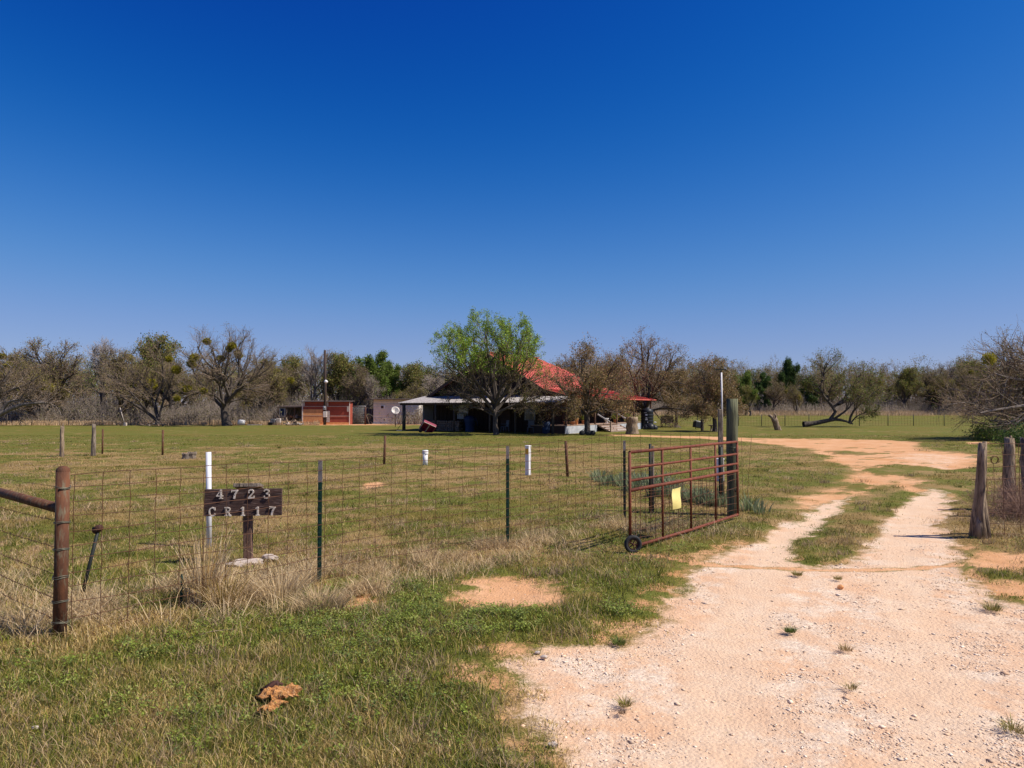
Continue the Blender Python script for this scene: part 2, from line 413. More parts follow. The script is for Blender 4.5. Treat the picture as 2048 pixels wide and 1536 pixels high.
# ---------------------------------------------------------------- blades
PG = np.array([(.18, .20, .025), (.125, .15, .018), (.23, .24, .035), (.30, .27, .055), (.10, .125, .025), (.17, .19, .06)])
PD = np.array([(.62, .47, .19), (.46, .32, .12), (.36, .24, .085), (.56, .43, .21), (.29, .215, .07)])
PR = np.array([(.48, .34, .20), (.37, .255, .15), (.58, .42, .26)])
def zat(x, y):
    gr, di, g, tot = masks(x, y)
    return hgt(x, y) + ((fbm(x, y, .7, 60) - .5) * .05 + (fbm(x, y, 5, 70) - .5) * .018) * sst(400, 50, y)
def blades(x, y, h, w, col, lean, rs):
    n = len(x); z = zat(x, y) - .004
    a = rs.uniform(0, 2 * PI, n); wd = rs.uniform(0, 2 * PI, n)
    ca, sa = np.cos(a) * w * .5, np.sin(a) * w * .5
    lx, ly = np.cos(wd) * lean * h, np.sin(wd) * lean * h
    q = np.sqrt(np.clip(1 - lean ** 2 * .55, .12, 1))
    V = np.empty((n, 5, 3))
    V[:, 0] = np.stack([x - ca, y - sa, z], 1); V[:, 1] = np.stack([x + ca, y + sa, z], 1)
    V[:, 2] = np.stack([x - ca * .8 + lx * .35, y - sa * .8 + ly * .35, z + h * .62 * q], 1)
    V[:, 3] = np.stack([x + ca * .8 + lx * .35, y + sa * .8 + ly * .35, z + h * .62 * q], 1)
    V[:, 4] = np.stack([x + lx, y + ly, z + h * q], 1)
    b = np.arange(n)[:, None] * 5
    return V.reshape(-1, 3), b + [[0, 1, 3, 2]], b + [[2, 3, 4]], np.repeat(col, 5, 0)
def sample(n, y0, y1, pw, u, rs):
    r0, r1 = 1 / y1, 1 / y0
    y = 1 / (r0 + (r1 - r0) * rs.random(n) ** pw)
    return rs.uniform(-u, u, n) * (y + .5), y
def field():
    rs = np.random.default_rng(11)
    x, y = sample(1080000, 3.0, 48, 1.3, .80, rs)
    gr, di, g, tot = masks(x, y)
    gap = fbm(x, y, 5.5, 80)
    ed = masks.edge
    keep = (rs.random(len(x)) < sst(.15, -.42, ed + (fbm(x, y, 4.5, 81) - .5) * 1.1)) & (rs.random(len(x)) > tot * .95 * (y > 13)) & (rs.random(len(x)) < .25 + 1.3 * sst(.35, .6, gap)) & (ed < .35)
    x, y, g, ed = x[keep], y[keep], g[keep], ed[keep]
    n = len(x)
    isg = rs.random(n) < sst(.22, .78, g) * .85 + .06
    br = (.75 + .5 * fbm(x, y, 1.3, 33))[:, None]
    col = np.where(isg[:, None], PG[rs.integers(0, 6, n)], PD[rs.integers(0, 5, n)])
    grey = sst(.5, .65, fbm(x, y, .9, 90)) * (y > 7)
    col = np.where(((rs.random(n) < grey * .8) & ~isg)[:, None], PR[rs.integers(0, 3, n)], col)
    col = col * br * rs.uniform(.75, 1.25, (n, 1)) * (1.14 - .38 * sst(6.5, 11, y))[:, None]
    tall = .6 + 1.0 * fbm(x, y, .9, 95) * (y < 9) + .35
    h = rs.gamma(5, .0095, n) * tall * np.where(isg, 1, 1.1)
    h = np.minimum(h, .14) * (.45 + .55 * sst(.1, -.7, ed)) * .68
    w = (.0023 + .00044 * y) * rs.uniform(.6, 1.4, n)
    lean = np.clip(rs.normal(.75, .3, n), .1, 1.3)
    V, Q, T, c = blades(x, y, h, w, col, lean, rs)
    # taller clumps scattered through the field
    ct_x, ct_y = sample(2600, 3.6, 42, 1.1, .80, rs); k_ = 42
    ok = dirt_like(ct_x, ct_y) < .25; ct_x, ct_y = ct_x[ok], ct_y[ok]; m_ = len(ct_x)
    cr_ = rs.uniform(.04, .16, m_) * (1 + .02 * ct_y); hh = np.repeat(rs.uniform(.05, .15, m_), k_); kind_ = np.repeat(rs.integers(0, 3, m_), k_)
    px_ = np.repeat(ct_x, k_) + rs.normal(0, 1, m_ * k_) * np.repeat(cr_, k_); py_ = np.repeat(ct_y, k_) + rs.normal(0, 1, m_ * k_) * np.repeat(cr_, k_)
    tone_ = np.repeat(rs.uniform(.7, 1.1, m_), k_)[:, None]
    cc_ = np.where((kind_ == 0)[:, None], PG[rs.integers(0, 6, m_ * k_)] * .8, np.where((kind_ == 1)[:, None], PD[rs.integers(0, 5, m_ * k_)], PR[rs.integers(0, 3, m_ * k_)])) * tone_
    V2, Q2, T2, c2 = blades(px_, py_, hh * rs.uniform(.5, 1.1, m_ * k_), (.0026 + .0004 * py_), cc_, np.clip(rs.normal(.7, .25, m_ * k_), .1, 1.2), rs)
    Q = np.concatenate([Q, Q2 + len(V)]); T = np.concatenate([T, T2 + len(V)]); V = np.concatenate([V, V2]); c = np.concatenate([c, c2])
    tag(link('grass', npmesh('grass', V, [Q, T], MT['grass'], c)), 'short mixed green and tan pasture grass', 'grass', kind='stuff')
    # straw and tall dead grass along the wire fence
    rs = np.random.default_rng(12)
    P = []
    for (a, b, k, s) in (((CX - .9, CY + .3), FENCE[1], 15000, .34), (FENCE[1], FENCE[2], 9000, .3), (FENCE[2], FENCE[3], 3500, .3), ((CX - 2.2, CY + 1.6), (CX, CY + .2), 3500, .3), ((6.9, 10.5), (9.5, 11.6), 5000, .5)):
        t = rs.random(k); off = rs.normal(0, s, k)
        dx, dy = b[0] - a[0], b[1] - a[1]; L = math.hypot(dx, dy)
        P.append(np.stack([a[0] + dx * t - dy / L * off * 1.0, a[1] + dy * t + dx / L * off + .1], 1))
    for (cx, cy, s, k) in ((-1.75, 7.3, .32, 7000), (-2.4, 6.95, .30, 5500), (-1.1, 8.3, .35, 4000), (-.5, 8.9, .3, 3000), (.35, 9.5, .35, 2500), (1.9, 10.9, .4, 2500), (2.6, 11.0, .5, 3000)):
        P.append(np.stack([rs.normal(cx, s, k), rs.normal(cy, s, k)], 1))
    P = np.concatenate(P); x, y = P[:, 0], P[:, 1]
    cl = fbm(x, y, 2.6, 120); keep = rs.random(len(x)) < sst(.38, .58, cl) + .1; x, y, cl = x[keep], y[keep], cl[keep]
    n = len(x)
    rosy = sst(-2.6, -1.9, x)
    col = np.where((rs.random(n) < rosy)[:, None], np.array([(.62, .45, .24), (.48, .34, .17), (.74, .57, .34)])[rs.integers(0, 3, n)], np.array([(.62, .46, .25), (.50, .35, .17), (.72, .56, .35)])[rs.integers(0, 3, n)]) * rs.uniform(.6, 1.2, (n, 1))
    h = rs.gamma(4, .045, n) * (.35 + .9 * sst(.4, .65, cl)); h = np.clip(h, .05, .55) * np.where(x > -1.9, .6, .85)
    V, Q, T, c = blades(x, y, h, .0042 * rs.uniform(.7, 1.4, n), col, np.clip(rs.normal(.95, .25, n), .3, 1.45), rs)
    tag(link('dry_grass', npmesh('dry_grass', V, [Q, T], MT['straw'], c)), 'long dead straw coloured grass matted along the wire fence', 'dry grass', kind='stuff')
    # broad leaved weeds: rosettes of small lobed leaves
    rs = np.random.default_rng(13)
    cs = []
    for (cx, cy, sx, sy, k) in ((-1.6, 5.9, 1.3, .45, 700), (-3.2, 5.2, 1.0, .35, 420), (.15, 6.35, .75, .22, 520), (.3, 7.4, 1.3, .5, 520), (1.5, 9.4, .8, .6, 420), (-1.0, 7.0, .9, .4, 420),
                              (7.6, 9.4, .7, .35, 260), (-.6, 5.0, 1.6, .6, 420), (-2.8, 4.4, 1.2, .4, 420), (2.9, 8.0, .5, .4, 120), (-2.6, 9.0, 1.5, 1.2, 220), (1.0, 12.0, 1.5, 1.2, 160)):
        cs.append(np.stack([rs.normal(cx, sx, k), rs.normal(cy, sy, k)], 1))
    cs = np.concatenate(cs); k0 = (fbm(cs[:, 0], cs[:, 1], 1.8, 140) > .47) & (fbm(cs[:, 0], cs[:, 1], 5.0, 141) > .42)
    cs = cs[k0]; ok = dirt_like(cs[:, 0], cs[:, 1]) < .25; cs = cs[ok]
    R = 24; nc = len(cs)
    th = rs.uniform(0, 2 * PI, (nc, R)); rad = rs.uniform(.005, .075, (nc, R)) * rs.uniform(.6, 1.3, (nc, 1))
    lx = (cs[:, :1] + np.cos(th) * rad).ravel(); ly = (cs[:, 1:] + np.sin(th) * rad).ravel()
    zz = zat(lx, ly) + rs.uniform(.01, .075, lx.shape)
    n = len(lx); s = rs.uniform(.005, .0125, n); a = th.ravel() + rs.normal(0, .5, n); tl = rs.uniform(-.5, .7, n); rl = rs.normal(0, .5, n)
    dx, dy = np.cos(a), np.sin(a)
    c0 = np.stack([lx, ly, zz], 1)
    dv = np.stack([dx * np.cos(tl), dy * np.cos(tl), np.sin(tl)], 1) * s[:, None]
    sv = np.stack([-dy, dx, rl * .6], 1) * s[:, None] * .55
    V = np.stack([c0 - dv, c0 - dv * .2 + sv, c0 + dv * .5 + sv * .75, c0 + dv, c0 + dv * .5 - sv * .75, c0 - dv * .2 - sv], 1).reshape(-1, 3)
    b = np.arange(n)[:, None] * 6
    pc = np.array([(.20, .26, .04), (.25, .31, .055), (.31, .34, .09), (.16, .21, .06)])
    hue = rs.integers(0, 4, nc); col = np.repeat(pc[hue], R, 0) * rs.uniform(.7, 1.35, (n, 1))
    tag(link('weeds', npmesh('weeds', V, [b + [[0, 1, 2, 3]], b + [[0, 3, 4, 5]]], MT['leaf'], np.repeat(col, 6, 0))), 'low leafy green weeds spreading through the verge grass', 'weeds', kind='stuff')
    # gravel stones
    rs = np.random.default_rng(14)
    x, y = sample(230000, 2.9, 24, 1.1, .85, rs)
    gr, di, g, tot = masks(x, y)
    cl = fbm(x, y, 1.7, 160, 5)
    keep = rs.random(len(x)) < (gr * (.10 + .9 * sst(.46, .60, cl)) * (1 - .75 * masks.rut) + di * .04 + (tot > .15) * .02)
    x, y = x[keep], y[keep]; n = len(x)
    s = np.clip(rs.lognormal(-5.5, .48, n) * (1 + .05 * y), .0025, .035)
    big = rs.random(n) < .010; s[big] *= 2.0
    oc = np.array([(1, 0, 0), (0, 1, 0), (-1, 0, 0), (0, -1, 0), (0, 0, .75), (0, 0, -.4), (.7, .7, .25), (-.7, -.6, .3)])[:6]
    a = rs.uniform(0, 2 * PI, n); ca, sa = np.cos(a), np.sin(a)
    jit = rs.uniform(.6, 1.3, (n, 6, 3)); o = oc[None] * jit
    ex = rs.uniform(.8, 1.5, n)
    ox = o[:, :, 0] * ex[:, None]; oy = o[:, :, 1]
    zz = zat(x, y) - .03 + s * .1
    V = np.stack([x[:, None] + (ox * ca[:, None] - oy * sa[:, None]) * s[:, None], y[:, None] + (ox * sa[:, None] + oy * ca[:, None]) * s[:, None], zz[:, None] + o[:, :, 2] * s[:, None] * .62], 2).reshape(-1, 3)
    f = np.array([(0, 1, 4), (1, 2, 4), (2, 3, 4), (3, 0, 4), (1, 0, 5), (2, 1, 5), (3, 2, 5), (0, 3, 5)])
    Fa = (np.arange(n)[:, None, None] * 6 + f[None]).reshape(-1, 3)
    pc = np.array([(.76, .58, .42), (.84, .70, .55), (.68, .50, .34), (.70, .46, .29), (.68, .55, .43), (.82, .64, .47), (.52, .38, .27)])
    col = pc[rs.integers(0, 7, n)] * rs.uniform(.85, 1.15, (n, 1))
    tag(link('gravel', npmesh('gravel', V, [Fa], MT['stone'], np.repeat(col, 6, 0))), 'loose pale limestone gravel on the driveway', 'gravel', kind='stuff')
field()
# ---------------------------------------------------------------- trees
def nrm(v): return v / (np.linalg.norm(v, axis=-1, keepdims=True) + 1e-9)
def np_tubes(P, R, k):
    """P (N,n,3) centre lines, R (N,n) radii -> verts, quads"""
    Nn, n, _ = P.shape
    T = np.empty_like(P); T[:, 1:-1] = P[:, 2:] - P[:, :-2]; T[:, 0] = P[:, 1] - P[:, 0]; T[:, -1] = P[:, -1] - P[:, -2]
    T = nrm(T); ref = np.where(np.abs(T[:, :1, 2:3]) > .8, [[[1., 0, 0]]], [[[0, 0, 1.]]])
    U = nrm(np.cross(T, np.broadcast_to(ref, T.shape))); W = np.cross(T, U)
    a = np.arange(k) * 2 * PI / k
    V = P[:, :, None] + (U[:, :, None] * np.cos(a)[None, None, :, None] + W[:, :, None] * np.sin(a)[None, None, :, None]) * R[:, :, None, None]
    i = np.arange(n - 1)[:, None] * k; j = np.arange(k)[None]; j2 = (j + 1) % k
    q = np.stack([i + j, i + j2, i + k + j2, i + k + j], -1).reshape(-1, 4)
    Q = (np.arange(Nn)[:, None, None] * n * k + q[None]).reshape(-1, 4)
    return V.reshape(-1, 3), Q
def grow(s, d, L, n, wan, up, rs, droop=0):
    P = [s]; p = s; d = nrm(d)
    for i in range(n):
        d = nrm(d + rs.normal(0, wan, d.shape) + np.array([0, 0, up - droop * i / n]))
        p = p + d * (L / n)[:, None]; P.append(p)
    return np.stack(P, 1)
def resample(pts, n):
    pts = np.asarray(pts, float); seg = np.r_[0, np.cumsum(np.linalg.norm(np.diff(pts, axis=0), axis=1))]
    t = np.linspace(0, seg[-1], n); return np.stack([np.interp(t, seg, pts[:, i]) for i in range(3)], 1)
def sprout(P, R, c, lr, ang, n, wan, up, rs, t0=.3, rr=.55, rmin=.004, lfix=None, droop=0, even=False):
    Nn, m, _ = P.shape
    t = rs.uniform(t0, 1, (Nn, c)) if not even else (t0 + (1 - t0) * (np.arange(c)[None] + rs.uniform(.1, .9, (Nn, c))) / c)
    f = t * (m - 1); i = np.minimum(f.astype(int), m - 2); fr = (f - i)[..., None]
    I = np.arange(Nn)[:, None]
    s = P[I, i] * (1 - fr) + P[I, i + 1] * fr
    d0 = nrm(P[I, i + 1] - P[I, i]); r0 = R[I, i] * (1 - fr[..., 0]) + R[I, i + 1] * fr[..., 0]
    rv = rs.normal(0, 1, d0.shape); perp = nrm(rv - d0 * (rv * d0).sum(-1, keepdims=True))
    a = rs.normal(ang, .18, (Nn, c))[..., None]
    d = d0 * np.cos(a) + perp * np.sin(a)
    L = np.linalg.norm(np.diff(P, axis=1), axis=2).sum(1)[:, None]
    ln = (L * lr if lfix is None else lfix) * (1.15 - .6 * t) * rs.uniform(.7, 1.25, (Nn, c))
    Pc = grow(s.reshape(-1, 3), d.reshape(-1, 3), ln.ravel(), n, wan, up, rs, droop)
    rb = np.maximum(r0.ravel() * rr, rmin)
    Rc = rb[:, None] * np.linspace(1, .45, n + 1)[None]; Rc = np.maximum(Rc, rmin * .7)
    return Pc, Rc
def leaves_at(P, per, size, pal, rs, spread=.12, tri=False):
    Nn, m, _ = P.shape
    k = Nn * per; i = rs.integers(0, Nn, k); f = rs.uniform(.25, 1, k) * (m - 1); j = np.minimum(f.astype(int), m - 2); fr = (f - j)[:, None]
    c = P[i, j] * (1 - fr) + P[i, j + 1] * fr + rs.normal(0, spread, (k, 3))
    u = nrm(rs.normal(0, 1, (k, 3))); w = nrm(np.cross(u, rs.normal(0, 1, (k, 3)))); s = (size * rs.uniform(.5, 1.3, k))[:, None]
    V = np.stack([c - u * s, c + w * s * .55, c + u * s, c - w * s * .55], 1).reshape(-1, 3)
    Q = np.arange(k)[:, None] * 4 + np.arange(4)[None]
    pal = np.array(pal)
    tone = rs.uniform(.65, 1.3, (Nn, 1))[i] * rs.uniform(.8, 1.2, (k, 1))
    col = pal[rs.integers(0, len(pal), k)] * tone
    return V, Q, np.repeat(col, 4, 0)

OLIVE = [(.25, .22, .06), (.30, .26, .07), (.19, .19, .05), (.26, .19, .08)]
BRIGHT = [(.22, .35, .03), (.28, .41, .045), (.165, .28, .025), (.34, .43, .07)]
DARKG = [(.07, .125, .03), (.09, .15, .035), (.055, .095, .025)]
MIDG = [(.15, .22, .04), (.11, .17, .03), (.20, .25, .05)]
BROWN = [(.32, .20, .09), (.22, .14, .065), (.40, .27, .15), (.19, .165, .05), (.23, .195, .06)]
TANL = [(.33, .22, .16), (.22, .15, .10), (.40, .29, .22)]
MISTLE = [(.34, .31, .035), (.44, .37, .045), (.26, .25, .03)]

def tree(name, seed, H, label, cat='tree', trunk=None, limbs=None, tr=.22, nl=7, l1=.55, nb=7, nt=8, nf=5, spread=.75, up=.06, wan=.16, base=.28,
         leaf=None, lper=0, lsize=.07, lspread=.15, mist=0, bark='bark', twig='twig', ttop=.75, rt=.010, rf=.0065, ff=(.75, .42), droop=0, leaf2=None, l2=0, leafmat='leaf', lzmin=None):
    """one tree: Empty at its foot > trunk, crown (and mistletoe)"""
    rs = np.random.default_rng(seed)
    root = thing(name, label, cat)
    T0 = trunk if trunk is not None else grow(np.array([[0., 0, -.1]]), np.array([[rs.normal(0, .08), rs.normal(0, .08), 1.]]), np.array([H * ttop]), 7, .10, .12, rs)[0]
    T0 = resample(T0, 9)
    TR = tr * np.array([1.35, 1.0, .92, .86, .78, .68, .55, .40, .25])
    TP, TRr = T0[None], TR[None]
    vs, fs = np_tubes(TP, TRr, 9); v = [vs]; f = [fs]; off = len(vs)
    def put(P, R, k):
        nonlocal off
        a, b = np_tubes(P, R, k); v.append(a); f.append(b + off); off += len(a)
    if limbs is not None:
        LP = np.stack([resample(l, 8) for l in limbs]); LP = LP + rs.normal(0, .04, LP.shape) * np.linspace(0, 1, 8)[None, :, None]
        ll = np.linalg.norm(np.diff(LP, axis=1), axis=2).sum(1)
        LR = np.clip(ll * .028, .05, tr * .8)[:, None] * np.linspace(1, .3, 8)[None]
    else:
        LP, LR = sprout(TP, TRr, nl, l1, spread, 7, wan, up, rs, t0=base, rr=.62, even=True)
    put(LP, LR, 7)
    BP, BR = sprout(LP, LR, nb, .50, .65, 6, wan * 1.1, up, rs, t0=.22, rr=.55, rmin=.014, even=True)
    if trunk is None or limbs is None:
        b2, r2 = sprout(TP, TRr, nb, l1 * .6, .5, 6, wan, up, rs, t0=.6, rr=.5, rmin=.014)
        BP = np.concatenate([BP, b2]); BR = np.concatenate([BR, r2])
    put(BP, BR, 5)
    vt = link('trunk', npmesh('trunk', np.concatenate(v), [np.concatenate(f)], MT[bark], None, True), root)
    P3, R3 = sprout(BP, BR, nt, ff[0], .6, 4, wan * 1.2, up * .8, rs, t0=.15, rr=.5, rmin=rt, droop=droop, even=True)
    P4, R4 = sprout(P3, R3, nf, ff[1], .55, 2, wan, up * .5, rs, t0=.1, rr=.6, rmin=rf, droop=droop)
    a3, b3 = np_tubes(P3, R3, 3); a4, b4 = np_tubes(P4, R4, 3)
    root_off = 0
    V = np.concatenate([a3, a4]); Q = np.concatenate([b3, b4 + len(a3)])
    crown = npmesh('crown', V, [Q], MT[twig])
    LV, LQ, LC = [], [], []
    PL = P4
    if lzmin is not None: PL = P4[(P4[:, 1, 2] > lzmin + rs.normal(0, .35, len(P4))) | (rs.random(len(P4)) < .13)]
    if lper:
        a, b, c = leaves_at(PL, lper, lsize, leaf, rs, lspread); LV.append(a); LQ.append(b); LC.append(c)
    if l2:
        a, b, c = leaves_at(P3, l2, lsize, leaf2, rs, lspread); LV.append(a); LQ.append(b + sum(len(q) for q in LV[:-1])); LC.append(c)
    if LV:                                       # twigs and leaves are one crown
        a = np.concatenate(LV); b = np.concatenate(LQ)
        nV = len(V)
        crown = npmesh('crown', np.concatenate([V, a]), [Q, b + nV], MT[twig], np.concatenate([np.zeros((nV, 3)), np.concatenate(LC)]))
        crown.materials.append(MT[leafmat])
        mi = np.zeros(len(crown.polygons), np.int32); mi[len(Q):] = 1; crown.polygons.foreach_set('material_index', mi)
    link('crown', crown, root)
    for i in range(mist):
        k = rs.integers(0, len(BP)); c = BP[k, rs.integers(2, 7)] ; r = rs.uniform(.3, .55) * H / 9 * (1.25 if trunk is not None else 1)
        n = 1100; d = nrm(rs.normal(0, 1, (n, 3))) * (rs.random((n, 1)) ** .62) * r * np.array([1, 1, .85])
        u = nrm(d + rs.normal(0, .05, d.shape)); w = nrm(np.cross(u, rs.normal(0, 1, u.shape))); s = .075
        VV = np.stack([c + d - u * s, c + d + w * s * .5, c + d + u * s, c + d - w * s * .5], 1).reshape(-1, 3)
        pal = np.array(MISTLE)[rs.integers(0, 3, n)] * rs.uniform(.7, 1.3, (n, 1))
        tag(link('mistletoe', npmesh('mistletoe', VV, [np.arange(n)[:, None] * 4 + np.arange(4)[None]], MT[leafmat], np.repeat(pal, 4, 0)), root), 'round yellow green mistletoe clump')
    root['H'] = float(max(V[:, 2].max(), .1))
    return root
def place(root, px, ytop, d, rz=0, wide=1.0, x=None, dy=0):
    """stand a tree at a distance so that it is as tall as the photo shows"""
    x = X(px, d) if x is None else x
    z = float(hgt(x, d)); h = Z(ytop, d) - z; s = h / root['H']
    root.location = (x, d, z - .02); root.scale = (s * wide, s * wide, s); root.rotation_euler = (0, 0, rz)
    return root
PROT = {}
used = set()
def proto(k, **kw): PROT[k] = tree('tree', **kw)
proto('bare', seed=21, H=9, label='x', ttop=.5, l1=.85, base=.15, spread=.65, nl=9, nb=8, nt=9, nf=5, leaf=OLIVE, lper=1, lsize=.05, rt=.013, rf=.009, l2=1, leaf2=OLIVE, tr=.2)
proto('bare2', seed=22, H=9, label='x', nl=6, nb=9, nt=9, nf=5, ttop=.5, l1=.85, base=.12, spread=.7, leaf=OLIVE, lper=2, lsize=.05, rt=.013, rf=.009, mist=4, tr=.24)
proto('grey', seed=23, H=9, label='x', nl=7, nb=8, nt=9, nf=6, ttop=.6, l1=.8, base=.2, spread=.55, bark='bark_grey', twig='twig_grey', rt=.013, rf=.009, tr=.2)
proto('mesq', seed=24, H=8, label='x', nl=7, nb=8, nt=10, nf=5, ttop=.4, l1=.95, base=.1, spread=.95, wan=.22, leaf=OLIVE, lper=3, lsize=.05, rt=.013, rf=.009, tr=.24, mist=3)
proto('olive', seed=25, H=8, label='x', nl=9, nb=8, nt=8, nf=4, ttop=.5, l1=.85, spread=.6, base=.1, leaf=OLIVE + MIDG[:1], lper=6, lsize=.07, tr=.2)
proto('green', seed=26, H=8, label='x', nl=9, nb=8, nt=7, nf=4, ttop=.55, l1=.75, base=.15, spread=.7, leaf=MIDG, lper=9, lsize=.085, tr=.2, lspread=.14)
proto('darkgreen', seed=27, H=8, label='x', nl=11, nb=9, nt=8, nf=3, ttop=.7, l1=.5, base=.3, spread=.65, leaf=DARKG, lper=11, lsize=.08, tr=.18, lspread=.16)
proto('cedar', seed=28, H=5, label='x', nl=14, nb=8, nt=8, nf=3, base=.06, spread=.85, l1=.35, ttop=.95, leaf=DARKG, lper=14, lsize=.06, tr=.12, lspread=.10)
def put(kind, name, label, px, ytop, d, rz, wide=1.0, cat='tree', group='trees of the far wood edge'):
    r = PROT[kind]
    if kind in used: r = copy_tree(r)
    used.add(kind)
    for o in (r,): o.name = name
    tag(r, label, cat, group); place(r, px, ytop, d, rz, wide)
    if 'H' in r: pass
    return r
T = [ # left wood edge, left to right
 ('bare2', 'bare_tree', 'hazy brown tree with yellowish buds at the left edge, behind the leaning grey limbs', 25, 690, 86, .3, 1.1),
 ('olive', 'budding_tree', 'small olive budding tree second from the left edge behind the wood fence', -60, 700, 84, 2.3, 1.2),
 ('bare', 'bare_tree', 'fan shaped bare tree leaning left above the two grey wood posts', 135, 676, 84, 2.0, 1.15),
 ('mesq', 'bare_tree', 'low spreading bare tree between the left edge tree and the fan shaped tree', 85, 715, 80, 4.2, 1.1),
 ('grey', 'bare_tree', 'tall thin topped bare tree behind the two grey wood posts', 208, 668, 90, 1.0, .9),
 ('bare2', 'bare_tree', 'bare tree with green tips just left of the leaning white pole', 232, 690, 82, 4.0, 1.0),
 ('olive', 'budding_tree', 'budding tree with a pale green top above the log pile', 285, 668, 88, .7, .85),
 ('mesq', 'bare_tree', 'twisted bare tree filling the gap right of the log pile', 345, 705, 86, 2.9, 1.0),
 ('mesq', 'bare_tree', 'low bare tree under the right side of the mistletoe tree', 520, 725, 82, .5, 1.0),
 ('bare2', 'bare_tree', 'bare tree with mistletoe behind the right side of the big mistletoe tree', 535, 705, 92, 1.8, 1.0),
 ('bare', 'bare_tree', 'brown bare tree behind the low wing of the red shed', 572, 722, 88, 5.0, 1.0),
 ('olive', 'budding_tree', 'yellow green budding tree behind the red shed', 605, 712, 94, 3.0, .8),
 ('grey', 'dead_tree', 'dead grey tree with a broken crown sticking up left of the utility pole', 624, 686, 88, 2.2, .85),
 ('olive', 'budding_tree', 'yellow green budding tree right of the utility pole', 672, 708, 90, 5.1, .9),
 ('bare', 'bare_tree', 'brown bare tree between the utility pole and the dark green tree', 700, 726, 84, 3.6, .9),
 ('green', 'leafy_tree', 'dark green leafy tree with two round tops above the pale shed', 748, 703, 88, .4, .75),
 ('green', 'leafy_tree', 'smaller green leafy tree beside the two topped leafy tree above the pale shed', 783, 722, 92, 2.4, .7),
 ('grey', 'bare_tree', 'pale grey bare tree standing in front of the green leafy trees', 738, 742, 84, .9, .8),
 ('olive', 'budding_tree', 'light green budding tree left of the house roof', 842, 728, 92, 3.9, .9),
 ('grey', 'bare_tree', 'purple grey bare tree beside the left slope of the house roof', 880, 738, 88, 4.9, 1.1),
 ('mesq', 'bare_tree', 'low bare tree right behind the pale shed', 815, 760, 86, 1.3, .9),
 # right wood edge
 ('green', 'leafy_tree', 'bright green leafy tree right of the tall thin pole', 1492, 742, 120, 1.0, .8),
 ('olive', 'budding_tree', 'yellow green bushy tree right of the wooden gate post', 1500, 770, 118, 2.0, .9),
 ('cedar', 'cedar_tree', 'dark evergreen left of the tall dark leafy tree', 1530, 745, 138, 0, 1.0),
 ('darkgreen', 'leafy_tree', 'tall dark green tree with a rounded top standing above the right wood edge', 1566, 714, 142, 1.3, .55),
 ('bare', 'bare_tree', 'dark bare tree at the foot of the tall dark leafy tree', 1545, 760, 135, 2.5, 1.1),
 ('mesq', 'bare_tree', 'small lone bare tree standing in front of the right wood edge', 1593, 765, 128, 3.4, .7),
 ('cedar', 'cedar_tree', 'dark evergreen left of the fallen tree crown', 1620, 752, 142, 2, 1.1),
 ('grey', 'bare_tree', 'pale bare tree left of the fallen tree', 1590, 735, 148, 4.4, .8),
 ('olive', 'budding_tree', 'olive tree with a yellow green top right of the fallen tree', 1806, 735, 140, .2, .9),
 ('bare', 'bare_tree', 'rounded bare tree with a forked trunk, second right of the fallen tree', 1855, 726, 140, 4.1, .9),
 ('grey', 'bare_tree', 'pale fan shaped bare tree, third right of the fallen tree', 1903, 718, 142, .6, .9),
 ('mesq', 'bare_tree', 'low brown bare tree between the rounded and the fan shaped trees', 1880, 745, 136, 5.3, 1.0),
 ('green', 'leafy_tree', 'small green tree low between the trunks of the right wood edge', 1875, 778, 139, 5.3, .7),
 ('olive', 'budding_tree', 'olive tree behind the mistletoe on the right', 1965, 722, 130, 3.3, 1.1),
 ('bare2', 'bare_tree', 'bare tree just left of the overhanging grey tree on the right', 1935, 730, 125, 1.9, 1.0),
 ('bare', 'bare_tree', 'brown bare tree behind the overhanging grey tree near the right edge', 2040, 712, 120, 2.7, 1.1),
 ('mesq', 'bare_tree', 'brown bare tree at the edge of the wood behind the fallen crown', 1745, 745, 150, 4.7, 1.2),
 ('olive', 'budding_tree', 'olive tree at the edge of the wood behind the fallen trunk', 1665, 752, 146, 2.2, 1.1),
 ('bare2', 'bare_tree', 'brown bare tree seen below the round oak left of the thin pole', 1400, 775, 138, 1.2, 1.1),
]
for (k, nm, lb, px, yt, d, rz, wd) in T: put(k, nm, lb, px, yt, d, rz, wd)

